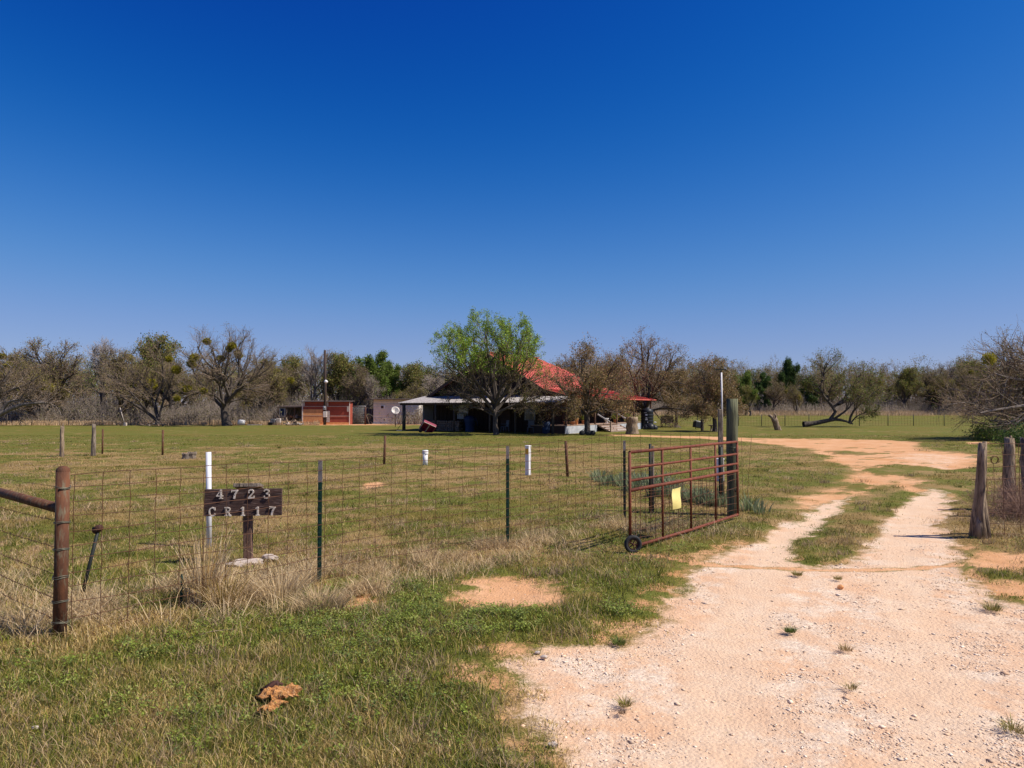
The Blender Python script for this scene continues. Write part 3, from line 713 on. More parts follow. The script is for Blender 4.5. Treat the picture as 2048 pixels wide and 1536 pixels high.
def rel(px0, d0, pts):
    """points given as (photo column, photo row, depth offset) -> metres from the foot of the tree"""
    return [(X(p, d0 + o) - X(px0, d0), o, Z(q, d0 + o)) for (p, q, o) in pts]
def special(name, label, px, d, trunk, limbs, seed, cat='tree', comp=(.06, .12), **kw):
    limbs = [[(px + (p - px) * (1 - comp[0]), q + (840 - q) * comp[1], o) for (p, q, o) in l] for l in limbs]
    r = tree(name, seed, 8, label, cat, trunk=rel(px, d, trunk), limbs=[rel(px, d, l) for l in limbs], **kw)
    r.location = (X(px, d), d, 0); return r
special('mistletoe_tree', 'big bare spreading tree with thick forked trunk and many mistletoe clumps', 455, 73,
  [(456, 853, 0), (450, 835, 0), (449, 815, .1), (456, 795, .2), (461, 775, .3), (463, 755, .2)],
  [[(449, 820, 0), (440, 775, -1), (436, 740, -1.5), (428, 700, -1.5), (420, 672, -1.5)], [(452, 812, .3), (470, 780, 1), (487, 750, 1), (496, 720, 1.5), (505, 690, 2)],
   [(448, 815, .5), (425, 790, 1), (405, 770, 1), (385, 740, 1), (372, 700, .5)], [(460, 790, 0), (448, 760, -1), (450, 730, -2), (455, 700, -2), (462, 668, -2)],
   [(453, 800, -.3), (475, 775, -1), (500, 755, -2), (520, 735, -2), (538, 705, -2)], [(449, 805, -.4), (430, 785, -2), (400, 778, -3), (375, 775, -3), (355, 780, -3)],
   [(460, 775, .2), (480, 745, 1), (478, 710, 1), (475, 680, 1), (480, 662, 1)], [(455, 800, .3), (490, 790, 1), (520, 800, 2), (535, 812, 2)],
   [(458, 770, 0), (440, 740, 2), (400, 700, 2), (390, 672, 2)]], 31, tr=.42, nb=10, nt=9, nf=6, mist=13, rt=.012, rf=.009, wan=.2, leaf=OLIVE, lper=1, lsize=.045)
special('leaning_tree', 'bare tree with several stems leaning left over the log pile', 318, 74,
  [(320, 851, 0), (312, 838, 0), (295, 825, 0), (275, 812, 0), (250, 798, 0), (235, 790, 0)],
  [[(318, 845, .2), (322, 815, .3), (330, 790, .5), (345, 750, .5), (350, 725, .5)], [(318, 845, .2), (308, 810, .3), (300, 780, .5), (270, 745, .5), (245, 715, 0)],
   [(295, 825, 0), (270, 790, -1), (240, 760, -1), (215, 740, -1)], [(318, 840, 0), (310, 800, 1), (325, 760, 1), (325, 715, 1), (320, 690, 1)], [(300, 800, .5), (280, 775, 0), (255, 760, 0), (230, 770, 0)]],
  32, tr=.17, nb=9, nt=9, nf=6, rt=.013, rf=.009, wan=.2, mist=2, leaf=OLIVE, lper=1, lsize=.05)
special('leaning_tree', 'grey tree at the far left edge with thick limbs sweeping low to the right', -40, 72,
  [(-40, 855, 0), (-10, 835, 0), (20, 818, 0), (50, 808, 0), (80, 805, 0), (105, 807, 0)],
  [[(0, 830, 0), (20, 800, 0), (45, 793, 0), (75, 797, 0), (110, 800, 0)], [(-30, 845, 0), (-15, 800, 0), (5, 765, 0), (20, 735, 0), (30, 715, 0)], [(60, 808, 0), (90, 800, .5), (120, 806, .5), (135, 830, .5)],
   [(-20, 840, 0), (0, 790, 1), (30, 770, 1), (60, 760, 1), (85, 740, 1)], [(50, 808, 0), (65, 780, 0), (90, 760, 0)]],
  33, tr=.27, nb=8, nt=8, nf=5, bark='bark_grey', rt=.012, rf=.009, wan=.22)
# green tree before the house
special('willow_tree', 'bright green feathery tree in front of the dark house gable', 993, 48.6,
  [(993, 869, 0), (990, 850, 0), (991, 832, 0), (990, 815, 0), (993, 795, 0), (990, 770, 0), (985, 740, 0)],
  [[(990, 822, 0), (970, 790, -.5), (945, 755, -1), (915, 720, -1), (890, 690, -1)], [(991, 818, 0), (1015, 785, .4), (1040, 750, .5), (1050, 705, .5), (1058, 660, .5)],
   [(990, 812, 0), (978, 770, .8), (965, 725, 1), (950, 675, 1), (945, 635, 1)], [(991, 800, 0), (1003, 755, -.8), (1008, 705, -1), (1003, 660, -1), (1000, 632, -1)],
   [(990, 790, 0), (985, 745, 0), (980, 700, 0), (973, 660, 0), (970, 628, 0)], [(991, 805, 0), (1020, 760, -1.2), (1030, 710, -1.5), (1035, 665, -1.5), (1032, 636, -1)],
   [(990, 825, 0), (955, 800, .5), (925, 780, .5), (905, 765, 0)], [(991, 825, 0), (1025, 805, -.5), (1060, 790, -.5), (1085, 782, -.5)], [(990, 800, 0), (950, 745, .9), (920, 690, 1.2), (900, 665, 1.2)],
   [(991, 835, 0), (1010, 812, 0), (1040, 800, 0), (1065, 812, 0)], [(990, 830, 0), (965, 815, 0), (940, 808, -.5), (925, 812, -.5)],
   [(990, 800, 0), (1005, 770, 1.5), (1020, 735, 2), (1040, 700, 2), (1048, 680, 2)], [(990, 800, 0), (960, 760, -1.5), (935, 720, -2), (925, 690, -2)]],
  34, comp=(.0, .17), lzmin=4.4, tr=.17, nb=9, nt=8, nf=5, up=.10, wan=.15, leaf=BRIGHT, lper=12, lsize=.05, lspread=.09, rt=.007, rf=.0045, leaf2=OLIVE, l2=1)
# the lower half of that crown is still brown twigs: thin it in place through its own colours
cr = [c for c in bpy.data.objects if c.parent and c.parent.name == 'willow_tree' and c.name.startswith('crown')][0].data
def recolour_low(me, zc, cols, wdt=1.0, shift=0):
    n = len(me.vertices); co = np.empty(n * 3, np.float32); me.vertices.foreach_get('co', co); co = co.reshape(-1, 3)
    a = me.color_attributes['col']; c = np.empty(n * 4, np.float32); a.data.foreach_get('color', c); c = c.reshape(-1, 4)
    q = (co[:, 2] - zc) / wdt + np.repeat(np.random.default_rng(3).normal(0, .5, (n + 3) // 4), 4)[:n]
    lo = q < 0
    pal = np.array(cols)[np.repeat(np.random.default_rng(5).integers(0, len(cols), (n + 3) // 4), 4)[:n]]
    c[lo, :3] = pal[lo]; a.data.foreach_set('color', c.ravel())
recolour_low(cr, 4.2, [(.16, .13, .04), (.12, .095, .04), (.14, .15, .035)], .7)
def oak(px, d, ytop, seed, label, w=1.0, base=832, tr=.17, tips=None, leaf=BROWN, lper=6, lsize=.055, ls=.14, **kw):
    rs = np.random.default_rng(seed + 500); H = Z(ytop, d); L = []
    bz = Z(base, d)
    for i in range(9):
        a = i * 2.4 + rs.uniform(-.3, .3); r = w * rs.uniform(.5, .85) * (1 if i % 3 else .35); zt = bz + (H - bz) * (rs.uniform(.42, .8) if i % 3 else rs.uniform(.72, .86))
        x, y = math.cos(a) * r, math.sin(a) * r
        L.append([(0, 0, bz - .1 + i * .06), (x * .4, y * .4, bz + (zt - bz) * .35), (x * .8, y * .8, bz + (zt - bz) * .7), (x * .95, y * .95, zt * .93)])
    for i in range(5):
        a = i * 1.3 + .4; r = w * rs.uniform(.8, 1.05); L.append([(0, 0, bz), (math.cos(a) * r * .5, math.sin(a) * r * .5, bz + .5), (math.cos(a) * r, math.sin(a) * r, bz + rs.uniform(.2, .9))])
    t = tree('oak_tree', seed, H, label, trunk=[(0, 0, -.1), (.02, 0, bz * .5), (-.03, 0, bz), (0, .05, bz + (H - bz) * .35), (0, 0, bz + (H - bz) * .6)], limbs=L, tr=tr, leaf=leaf, lper=lper, lsize=lsize, lspread=ls, nb=8, nt=7, nf=4, rt=.008, rf=.005, up=.05, wan=.2, **kw)
    t.location = (X(px, d), d, 0); return t
oak(1174, 49.0, 676, 41, 'brown leaved oak in front of the steps with a cart at its foot', 3.4, 828, .2, lper=5)
oak(1150, 73.5, 688, 45, 'brown leaved oak top rising behind the red roof above the oak with the cart', 2.4, 800, .18, lper=6)
oak(1288, 67.5, 648, 42, 'tallest brown oak with a leaning trunk beside the black tank', 5.2, 825, .30, lper=6)
oak(1352, 70.0, 725, 46, 'low brown oak with a thin straight trunk right of the bench swing', 2.6, 812, .12, lper=6)
oak(1429, 55.5, 696, 43, 'brown oak with pale leafy tips standing left of the thin pole', 2.15, 835, .17, lper=6, leaf2=TANL, l2=2)
oak(1222, 72.0, 690, 44, 'brown oak behind the deck roof between the two taller oaks', 2.4, 815, .16, lper=5)
special('fallen_tree', 'uprooted tree lying on its side with dark limbs rising into an olive crown', 1610, 68,
  [(1606, 849, 0), (1625, 847, 0), (1650, 842, 0), (1672, 838, 0), (1690, 842, 0), (1705, 848, 0)],
  [[(1662, 840, 0), (1675, 820, 0), (1662, 800, 0), (1645, 780, 0), (1638, 760, 0), (1655, 745, 0), (1648, 728, 0), (1659, 712, 0)],
   [(1670, 838, 0), (1690, 825, -.5), (1715, 800, -.5), (1730, 770, 0)], [(1703, 848, 0), (1708, 825, 0), (1722, 808, 0), (1745, 790, 0), (1765, 770, 0)],
   [(1705, 849, 0), (1718, 832, 0), (1735, 823, 0), (1755, 818, 0)], [(1668, 812, 0), (1690, 795, .5), (1710, 770, .5), (1722, 745, .5), (1730, 735, .5)],
   [(1665, 805, 0), (1655, 790, 1), (1665, 765, 1), (1680, 740, 1)], [(1680, 805, 0), (1710, 790, 1), (1740, 775, 1), (1762, 750, 1)], [(1645, 782, 0), (1625, 768, 0), (1610, 760, 0), (1605, 755, 0)]],
  35, tr=.24, nb=9, nt=9, nf=5, rt=.012, rf=.008, wan=.22, leaf=OLIVE + MIDG, lper=4, lsize=.06)
special('overhanging_tree', 'tangled grey bare tree reaching in from the right edge, one mistletoe clump', 2170, 42,
  [(2170, 880, 0), (2160, 840, 0), (2150, 800, 0), (2140, 760, 0), (2130, 720, 0)],
  [[(2165, 850, 0), (2120, 815, -1), (2060, 800, -2), (2000, 812, -2.5), (1960, 822, -2.5)], [(2160, 840, 0), (2110, 780, 0), (2050, 760, 0), (1990, 775, 0), (1945, 800, 0)],
   [(2155, 820, 0), (2100, 750, -1), (2045, 742, -1), (2010, 735, -1), (1988, 722, -1)], [(2150, 800, 0), (2100, 720, 0), (2070, 690, 0), (2048, 675, 0), (2040, 665, 0)],
   [(2160, 840, 0), (2110, 800, 1), (2060, 780, 2), (2010, 760, 2), (1975, 768, 2)], [(2165, 860, 0), (2110, 845, -1), (2060, 838, -1), (2010, 845, -1), (1975, 840, -1)],
   [(2150, 790, 0), (2120, 740, 1), (2070, 715, 1), (2020, 705, 1), (1995, 690, 1)], [(2160, 830, 0), (2110, 820, 2), (2050, 815, 2), (1990, 800, 2)], [(2140, 770, 0), (2200, 720, 0), (2230, 700, 0)]],
  36, comp=(.0, .20), tr=.22, nb=11, nt=10, nf=5, bark='bark_grey', twig='twig', rt=.010, rf=.007, wan=.22, up=.03, mist=0, leaf=OLIVE, lper=1, lsize=.04)
def mist_ball(parent, c, r, seed):
    rs = np.random.default_rng(seed); n = 1100; d = nrm(rs.normal(0, 1, (n, 3))) * (rs.random((n, 1)) ** .62) * r
    u = nrm(d); w = nrm(np.cross(u, rs.normal(0, 1, u.shape))); s = .05; c = np.array(c)
    VV = np.stack([c + d - u * s, c + d + w * s * .5, c + d + u * s, c + d - w * s * .5], 1).reshape(-1, 3)
    pal = np.array(MISTLE)[rs.integers(0, 3, n)] * rs.uniform(.7, 1.3, (n, 1))
    tag(link('mistletoe', npmesh('mistletoe', VV, [np.arange(n)[:, None] * 4 + np.arange(4)[None]], MT['leaf'], np.repeat(pal, 4, 0)), parent), 'round yellow green mistletoe clump')
mist_ball(bpy.data.objects['overhanging_tree'], (X(1980, 41) - X(2170, 42), -1, Z(718, 41)), .40, 3)
# the wood behind, read as one mass, and the brush under it
def wood():
    rs = np.random.default_rng(51); V, Q = [], []; off = 0
    def addt(P, R, k):
        nonlocal off
        a, b = np_tubes(P, R, k); V.append(a); Q.append(b + off); off += len(a)
    spots = []
    for i in range(130):
        px = -260 + i * 10.4 + rs.normal(0, 8)
        if px > 1080: break
        d = rs.uniform(93, 118); spots.append((X(px, d), d, rs.uniform(7.6, 10.4) * (1 if px < 700 else .85)))
    for i in range(150):
        px = 1080 + i * 8.2; d = rs.uniform(142, 172); spots.append((X(px, d), d, rs.uniform(9.5, 12.5) * (1 if px < 1900 else 1.1)))
    LV, LC = [], []
    for (x, y, H) in spots:
        z = float(hgt(x, y)); s = np.array([[x, y, z]])
        tp = grow(s, np.array([[rs.normal(0, .15), 0, 1.]]), np.array([H * .65]), 5, .12, .1, rs); tr_ = np.linspace(.2, .06, 6)[None]
        lp, lr = sprout(tp, tr_, 8, .8, .7, 5, .2, .08, rs, t0=.06, rr=.6, even=True)
        bp, br = sprout(lp, lr, 7, .6, .6, 3, .2, .06, rs, t0=.15, rr=.5, rmin=.018)
        cp, cr_ = sprout(bp, br, 6, .6, .6, 2, .2, .05, rs, t0=.1, rr=.5, rmin=.013)
        addt(tp, tr_, 5); addt(lp, lr, 4); addt(bp, br, 3); addt(cp, cr_, 3)
        pal = [OLIVE, OLIVE, BROWN, MIDG, OLIVE][rs.integers(0, 5)]
        a, b, c = leaves_at(cp, 3, .10 if y < 125 else .125, pal, rs, .3); LV.append(a); LC.append(c)
    v = np.concatenate(V); q = np.concatenate(Q); a = np.concatenate(LV); n = len(v)
    me = npmesh('distant_woods', np.concatenate([v, a]), [q, n + np.arange(len(a)).reshape(-1, 4)], MT['twig'], np.concatenate([np.zeros((n, 3)), np.concatenate(LC)]))
    me.materials.append(MT['leaf']); mi = np.zeros(len(me.polygons), np.int32); mi[len(q):] = 1; me.polygons.foreach_set('material_index', mi)
    tag(link('distant_woods', me), 'far brown wood of bare trees closing the horizon', 'woods', kind='stuff')
    # brush
    rs = np.random.default_rng(52); P = []
    n = 42000
    px = rs.uniform(-300, 900, n); y = rs.uniform(77.5, 100, n); x = (px - 1024) / F_PX * y
    n2 = 46000; px2 = rs.uniform(1080, 2300, n2); y2 = rs.uniform(132, 170, n2); x2 = (px2 - 1024) / F_PX * y2
    x = np.r_[x, x2]; y = np.r_[y, y2]; n = len(x)
    cl = fbm(x, y, .22, 170); keep = (rs.random(n) < sst(.36, .55, cl)) & ~((y < 90) & (x > X(575, y)) & (x < X(735, y)) & (y < 84)) & ~((np.abs(x + 43.5) < 1.6) & (y < 95)); x, y, cl = x[keep], y[keep], cl[keep]; n = len(x)
    s = np.stack([x, y, hgt(x, y)], 1); d = np.stack([rs.normal(0, .35, n), rs.normal(0, .35, n), np.ones(n)], 1)
    h = rs.uniform(.8, 2.3, n) * (.5 + cl) * np.where(y > 120, np.where(y > 140, 1.9, .9), np.where(y > 84, 1.6, 1))
    Pb = grow(s, d, h, 3, .18, 0, rs); a, b = np_tubes(Pb, np.tile(np.array([[.022, .017, .012, .008]]), (n, 1)), 3)
    LV2, LQ, LC2 = leaves_at(Pb, 2, .09, [(.20, .175, .08), (.24, .21, .11), (.17, .18, .075), (.27, .21, .13)], rs, .12)
    me = npmesh('brush', np.concatenate([a, LV2]), [b, LQ + len(a)], MT['twig_grey'], np.concatenate([np.zeros((len(a), 3)), LC2])); me.materials.append(MT['leaf'])
    mi = np.zeros(len(me.polygons), np.int32); mi[len(b):] = 1; me.polygons.foreach_set('material_index', mi)
    tag(link('brush', me), 'grey green thicket of low brush along the foot of the woods', 'brush', kind='stuff')
    # tall straw grass along both far fences
    rs = np.random.default_rng(53)
    n = 30000; px = rs.uniform(-300, 640, n); y = rs.normal(76.6, .7, n); x = (px - 1024) / F_PX * y
    n2 = 60000; px2 = rs.uniform(1080, 2300, n2); y2 = rs.uniform(118, 146, n2); x2 = (px2 - 1024) / F_PX * y2
    x = np.r_[x, x2]; y = np.r_[y, y2]; n = len(x); k = rs.random(n) < sst(.3, .6, fbm(x, y, .3, 180)) + .2; x, y = x[k], y[k]; n = len(x)
    h = rs.uniform(.25, .75, n) * (.6 + fbm(x, y, .5, 181)) * np.where(y < 90, .75, 1)
    col = np.array([(.60, .42, .24), (.50, .36, .20), (.66, .49, .32)])[rs.integers(0, 3, n)] * rs.uniform(.6, 1.15, (n, 1))
    Vb, Qb, Tb, cb = blades(x, y, h, .035 * rs.uniform(.6, 1.5, n), col, np.clip(rs.normal(.4, .2, n), 0, 1), rs)
    tag(link('tall_straw', npmesh('tall_straw', Vb, [Qb, Tb], MT['straw'], cb)), 'pale tall straw grass along the foot of the distant woods', 'straw', kind='stuff')
wood()
# ---------------------------------------------------------------- near fences
def V3(x, y, z): return Vector((x, y, z))
def lerp(a, b, t): return a + (b - a) * t
# barbed wire fence with rusty pipe corner
bf = thing('barbed_wire_fence', 'barbed wire fence with thick rusty pipe corner post and brace at the left edge', 'fence', (CX, CY, 0))
post = MB().tube([(0, 0, -.1), (.003, 0, .6), (0, 0, 1.37)], .052, 20)
post.lathe([(.052, 1.37), (.047, 1.395), (.030, 1.412), (.001, 1.418)], 20)
post = post.build('corner_post', MT['rust'], bf)
for z in (1.245, 1.235, .96, .95, .74, .73, .515, .50, .315, .305, .145, .135):
    MB().tube([(.058 * math.cos(a), .058 * math.sin(a), z + .006 * math.sin(a * 2 + z * 30)) for a in [i * PI / 10 for i in range(21)]], .0026, 5, cap=False).build('tie_wire', MT['wiregrey'], post)
D1 = Vector((-1.36, 1.12, 0)).normalized()
MB().tube([V3(0, 0, 1.06) + D1 * .05, V3(0, 0, 1.075) + D1 * 2.6], .042, 14).build('brace_rail', MT['rust'], bf)
MB().tube([V3(0, 0, -.1) + D1 * 1.77, V3(0, 0, .52) + D1 * 1.77], .03, 10).build('short_post', MT['tdark'], bf)
MB().tube([V3(0, 0, -.1) + D1 * 3.4, V3(0, 0, 1.3) + D1 * 3.4], .05, 12).build('post', MT['rust'], bf)
for i, z in enumerate((1.24, .955, .735, .51, .31, .14)):
    m = MB(); pts = []
    for k in range(41):
        t = k / 40 * 3.4; pts.append(V3(0, 0, z + .03 * math.sin(k / 40 * PI) * (-1) + .004 * math.sin(k * 2.2)) + D1 * (t + .05))
    m.tube(pts, .0028 if i else .002, 4, cap=False)
    if i:
        for k in range(1, 40, 1):
            p = pts[k]; a = random.uniform(0, PI)
            for q in (a, a + 1.5):
                e = Vector((math.cos(q) * .5, .3, math.sin(q))) * .014
                m.tube([p - e, p + e], .0016, 3, cap=False)
    m.build('barbed_wire', MT['wire'], bf)
# woven wire field fence with steel T-posts
ff = thing('field_fence', 'rusty woven wire field fence on green steel posts from the pipe corner to the gate', 'fence', (CX, CY, 0))
FP = [Vector((a, b, 0)) for a, b in FENCE]; O = Vector((CX, CY, 0))
TOP = [1.335, 1.335, 1.37, 1.44, 1.44]
def along(s):
    for i in range(4):
        L = (FP[i + 1] - FP[i]).length
        if s <= L or i == 3:
            t = s / L; return FP[i].lerp(FP[i + 1], t), lerp(TOP[i], TOP[i + 1], t)
        s -= L
TL = sum((FP[i + 1] - FP[i]).length for i in range(4))
m = MB()
hz = [0, .085, .175, .265, .355, .445, .54, .63, .72, .815, .905, 1.0]
for k, f in enumerate(hz):
    pts = []
    for j in range(int(TL / .1) + 1):
        s = min(.06 + j * .1, TL); p, top = along(s)
        sag = .012 * math.sin(s * 1.7 + k) + .006 * math.sin(s * 5.1 + k * 2.3)
        pts.append(p - O + Vector((0, 0, .04 + (top - .04) * (1 - f) + sag)))
    m.tube(pts, .0033 if k else .0037, 4, cap=False)
s = .085
while s < TL:
    p, top = along(s); pts = []
    for k in range(12):
        pts.append(p - O + Vector((.006 * math.sin(k * 1.9 + s * 7), 0, .04 + (top - .04) * (1 - hz[k]) + .012 * math.sin(s * 1.7 + k) + .006 * math.sin(s * 5.1 + k * 2.3))))
    m.tube(pts, .003, 4, cap=False)
    if s > 4: 
        for q in (pts[0],): m.tube([q, q + Vector((0, 0, .03))], .0021, 4, cap=False)
    s += .218 + random.uniform(-.004, .004)
m.build('wire_mesh', MT['wire'], ff)
def tpost(parent, p, h, grey=.22, mat='tgreen'):
    """steel T section: grey bare tip over painted shaft with studs"""
    T = [(-.022, -.004), (.022, -.004), (.022, .004), (.004, .004), (.004, .034), (-.004, .034), (-.004, .004), (-.022, .004)]
    o = MB().prism(T, Matrix.Translation(p) @ Matrix.Translation((0, 0, -.1)), h - grey + .1)
    for k in range(int((h - grey) / .055)): o.box((p[0], p[1] - .008, .05 + k * .055), (.01, .012, .012))
    o = o.build('t_post', MT[mat], parent)
    MB().prism(T, Matrix.Translation(Vector(p) + Vector((0, 0, h - grey))), grey).build('bare_tip', MT['tgrey'], o)
for i, (hh, g) in ((1, (1.33, .24)), (2, (1.37, .17)), (3, (1.34, .17))): tpost(ff, FP[i] - O + Vector((0, .02, 0)), hh, g, 'tgreen' if i < 3 else 'tdark')
MB().tube([V3(*(X(366, 6.75), 6.78, -.05)) - O, V3(X(367, 6.75), 6.78, .30) - O], .012, 6).build('stake', MT['tgreen'], ff)
# gate with its parts
gx0, gy0, gx1, gy1 = 1.55, 9.25, 3.88, 12.1
gt = thing('farm_gate', 'open rusty tube farm gate with wire mesh and a small black wheel', 'gate', (gx1, gy1, 0))
A = Vector((gx0 - gx1, gy0 - gy1, 0)); B = Vector((0, 0, 0))
def gp(t, z): return A.lerp(B, t) + Vector((0, 0, z))
for z, r in ((1.31, .021), (1.10, .017), (.935, .017), (.81, .024), (.06, .024)):
    MB().tube([gp(.0 if z > .1 else .05, z), gp(.5, z - (.0 if z > .1 else .012)), gp(1, z)], r, 12).build('rail', MT['gate'], gt)
for t, r in ((0, .02), (.25, .016), (.5, .017), (.75, .016), (1, .022)):
    MB().tube([gp(t, .06 if t else .12), gp(t, 1.31)], r, 12).build('upright', MT['gate'], gt)
m = MB()
for k in range(1, 26):
    if k % 6 != 0 or k > 24: m.tube([gp(k / 26, .06), gp(k / 26 + .002 * math.sin(k * 2), .81)], .0042, 4, cap=False)
for z in (.15, .27, .40, .53, .66, .75): m.tube([gp(j / 16, z + .015 * math.sin(j * .9 + z * 9)) for j in range(17)], .0036, 4, cap=False)
m.build('wire_mesh', MT['wire'], gt)
m = MB()
for t in (.22, .36, .5, .75): m.tube([gp(t + .004 * math.sin(a), .055 + .03 * math.cos(a)) + Vector((.02 * math.sin(a), -.02 * math.sin(a), 0)) for a in [i * PI / 4 for i in range(9)]], .003, 4, cap=False)
m.build('wire_tie', MT['wiregrey'], gt)
for z in (1.14, .45): MB().tube([gp(1, z), gp(1, z) + Vector((.04, .12, 0)), gp(1, z) + Vector((.02, .22, .01))], .010, 6).build('hinge', MT['wiregrey'], gt)
wc = gp(.0, .115) + Vector((.03, -.04, 0)); wdir = Vector((.15, -1, 0)).normalized()
WM = Matrix.Translation(wc) @ wdir.to_track_quat('Z', 'Y').to_matrix().to_4x4()
wh = link('wheel', None, gt)
MB().lathe([(.075, -.024), (.10, -.028), (.115, -.018), (.119, 0), (.115, .018), (.10, .028), (.075, .024), (.068, 0), (.075, -.024)], 28, WM).build('tyre', MT['rubber'], wh)
m = MB().lathe([(.072, -.012), (.074, 0), (.072, .014), (.060, .016), (.058, -.012)], 24, WM).lathe([(.0, .03), (.013, .03), (.013, -.03), (.0, -.03)], 10, WM)
for k in range(5):
    a = k * 2 * PI / 5; m.tube([WM @ Vector((0, 0, .01)), WM @ Vector((math.cos(a) * .066, math.sin(a) * .066, .008))], .008, 5)
m.build('rim', MT['steelgrey'] if False else MT['rustdk'], wh)
MB().tube([wc - wdir * .03, gp(.0, .13) + Vector((0, 0, 0))], .012, 6).build('axle', MT['gate'], gt)
# curved yellow plate wired to the gate
ys = thing('yellow_sign', 'bent blank yellow plate wired to the gate mesh', 'sign', (0, 0, 0))
m = MB(); c = Vector((gx1, gy1, 0)) + gp(.355, 0); gd = (B - A).normalized(); nv = Vector((gd.y, -gd.x, 0))
vs = []; 
for j in range(13):
    for i in range(7):
        u = (i / 6 - .5) * .27; v = j / 12
        w_ = .02 + .07 * (1 - (2 * v - 1) ** 2) ; sh = -.04 * math.sin(v * PI) + .02 * v
        vs.append(c + gd * (u + sh) + nv * (.045 + .05 * math.cos(u * 6) - .05 + .012 * math.sin(v * 5)) + Vector((0, 0, .43 + .29 * v + .012 * (i / 6) * (1 if j == 12 else 0))))
n1 = len(vs); vs2 = [v + nv * .002 for v in vs]
fs = [(j * 7 + i, j * 7 + i + 1, j * 7 + i + 8, j * 7 + i + 7) for j in range(12) for i in range(6)]
m.add(vs, fs, True); m.add(vs2, [f[::-1] for f in fs], True)
m.build('plate', MT['yellow'], ys)
m = MB()
for i in (1, 5): p = vs[12 * 7 + i] - Vector((0, 0, .012)); m.tube([p + nv * .01, p - nv * .04 + Vector((0, 0, .02)), p - nv * .05 + Vector((0, 0, .07))], .0025, 4)
m.build('tie', MT['wiregrey'], ys)
# big wooden gate post
gpx, gpy = 3.90, 12.42
wp = thing('gate_post', 'tall thick greenish treated timber gate post', 'post', (gpx, gpy, 0))
pts = [(0.0 + .006 * math.sin(i), 0, -.1 + i * 2.155 / 8) for i in range(9)]
MB().tube(pts, [.105, .104, .102, .101, .1, .1, .099, .098, .097], 24, jit=.012).build('shaft', MT['treated'], wp)
for z in (1.15, 1.2, .45): MB().tube([(.108 * math.cos(a), .108 * math.sin(a), z + .01 * math.sin(a * 2)) for a in [i * PI / 10 for i in range(21)]], .003, 4, cap=False).build('tie_wire', MT['wiregrey'], wp)
tag(MB().tube([(0, 0, -.1), (.005, 0, .6), (0, 0, 1.22)], .018, 10).build('galvanised_pipe', MT['steelgrey'], None, (X(1471, 12.25) + .02, 12.28, 0)), 'slim pale pipe standing against the right side of the timber gate post', 'pipe')
# loose ends of wire by the gate post
tag(MB().tube([(0, 0, 0), (.05, 0, .45), (.09, .02, .9), (.13, 0, 1.42)], .0035, 5).tube([(-.02, .05, 0), (-.03, .05, .7), (-.04, .05, 1.36)], .003, 5).tube([(.12, 0, 1.08), (.05, .02, 1.03), (-.03, .05, .98)], .002, 4).build('loose_wire', MT['wire'], None, (X(1488, 12.6), 12.6, 0)), 'rusty loose wire ends standing up right of the timber gate post', 'wire')
def woodpost(name, label, px, d, top, r, lean=(0, 0), mat='wood', k=14, jit=.12, seed=0, rag=.03):
    random.seed(seed + 900)
    t = thing(name, label, 'post', (X(px, d), d, float(hgt(0, d)))); n = 9; pts = []; rr = []
    for i in range(n): f = i / (n - 1); pts.append((lean[0] * f + random.uniform(-.008, .008), lean[1] * f + random.uniform(-.008, .008), -.1 + (top + .1) * f)); rr.append(r * (1.15 - .25 * f) * random.uniform(.93, 1.07))
    m = MB().tube(pts, rr, k, jit=jit)
    if rag:
        for i in range(len(m.v) - k, len(m.v)): a = m.v[i]; m.v[i] = (a[0], a[1], a[2] + random.uniform(-rag, rag))
        c = pts[-1]; m.tube([(c[0] + r * .3, c[1], top - .05), (c[0] + r * .35, c[1], top + rag * 1.6)], [r * .4, r * .2], 6, jit=.2)
    m.build('shaft', MT[mat], t); return t
def bar(name, label, cat, px, d, top, r, mat, lean=(0, 0), k=10): return tag(MB().tube([(0, 0, -.1), (lean[0], lean[1], top)], r, k).build(name, MT[mat], None, (X(px, d), d, 0)), label, cat)
# post group behind the gate post
op = thing('old_post', 'grey weathered slat post left of the big timber gate post, black painted below', 'post', (X(1440, 13.7), 13.7, 0))
MB().tube([(0, 0, -.1), (0, 0, 1.13)], .045, 8).build('lower_shaft', MT['tdark'], op)
MB().box((0, 0, 1.50), (.085, .05, .74), bev=.008).build('upper_shaft', MT['wood'], op)
tp = thing('thin_pole', 'thin tall white topped pole with a small crossbar behind the gate', 'pole', (X(1444, 14.4), 14.4, 0))
MB().tube([(0, 0, -.1), (.0, 0, 1.5)], .019, 8).build('lower_pole', MT['rustdk'], tp)
MB().tube([(0, 0, 1.5), (-.008, 0, 2.62)], .017, 8).build('upper_pole', MT['white'], tp)
MB().box((-.02, 0, 2.68), (.21, .03, .022)).tube([(-.01, 0, 2.6), (-.01, 0, 2.68)], .010, 6).build('crossbar', MT['tdark'], tp)
def pedestal(label, px, d, h, w, deco=False, blk=False):
    t = thing('utility_pedestal', label, 'pedestal', (X(px, d), d, 0), -.55)
    MB().box((0, 0, h / 2 - .03), (w, w, h + .06), bev=w * .08).build('body', MT['white'], t)
    MB().box((0, 0, h + .012), (w * 1.12, w * 1.12, .04), bev=.008).build('cap', MT['white'], t)
    if deco: MB().box((0, -w / 2 - .003, h * .83), (w * .8, .004, h * .2)).build('decal', MT['orange'], t)
    return t
pedestal('square white utility pedestal with an orange decal left of the leaning red post', 1056, 19.8, .80, .125, True)
pedestal('square white utility pedestal half hidden behind the gate rails', 1439, 18.2, .55, .155)
bar('white_pipe', 'tall plain white plastic pipe standing behind the house number sign', 'pipe', 423, 9.6, 1.29, .035, 'pvc', (-.03, 0), 14)
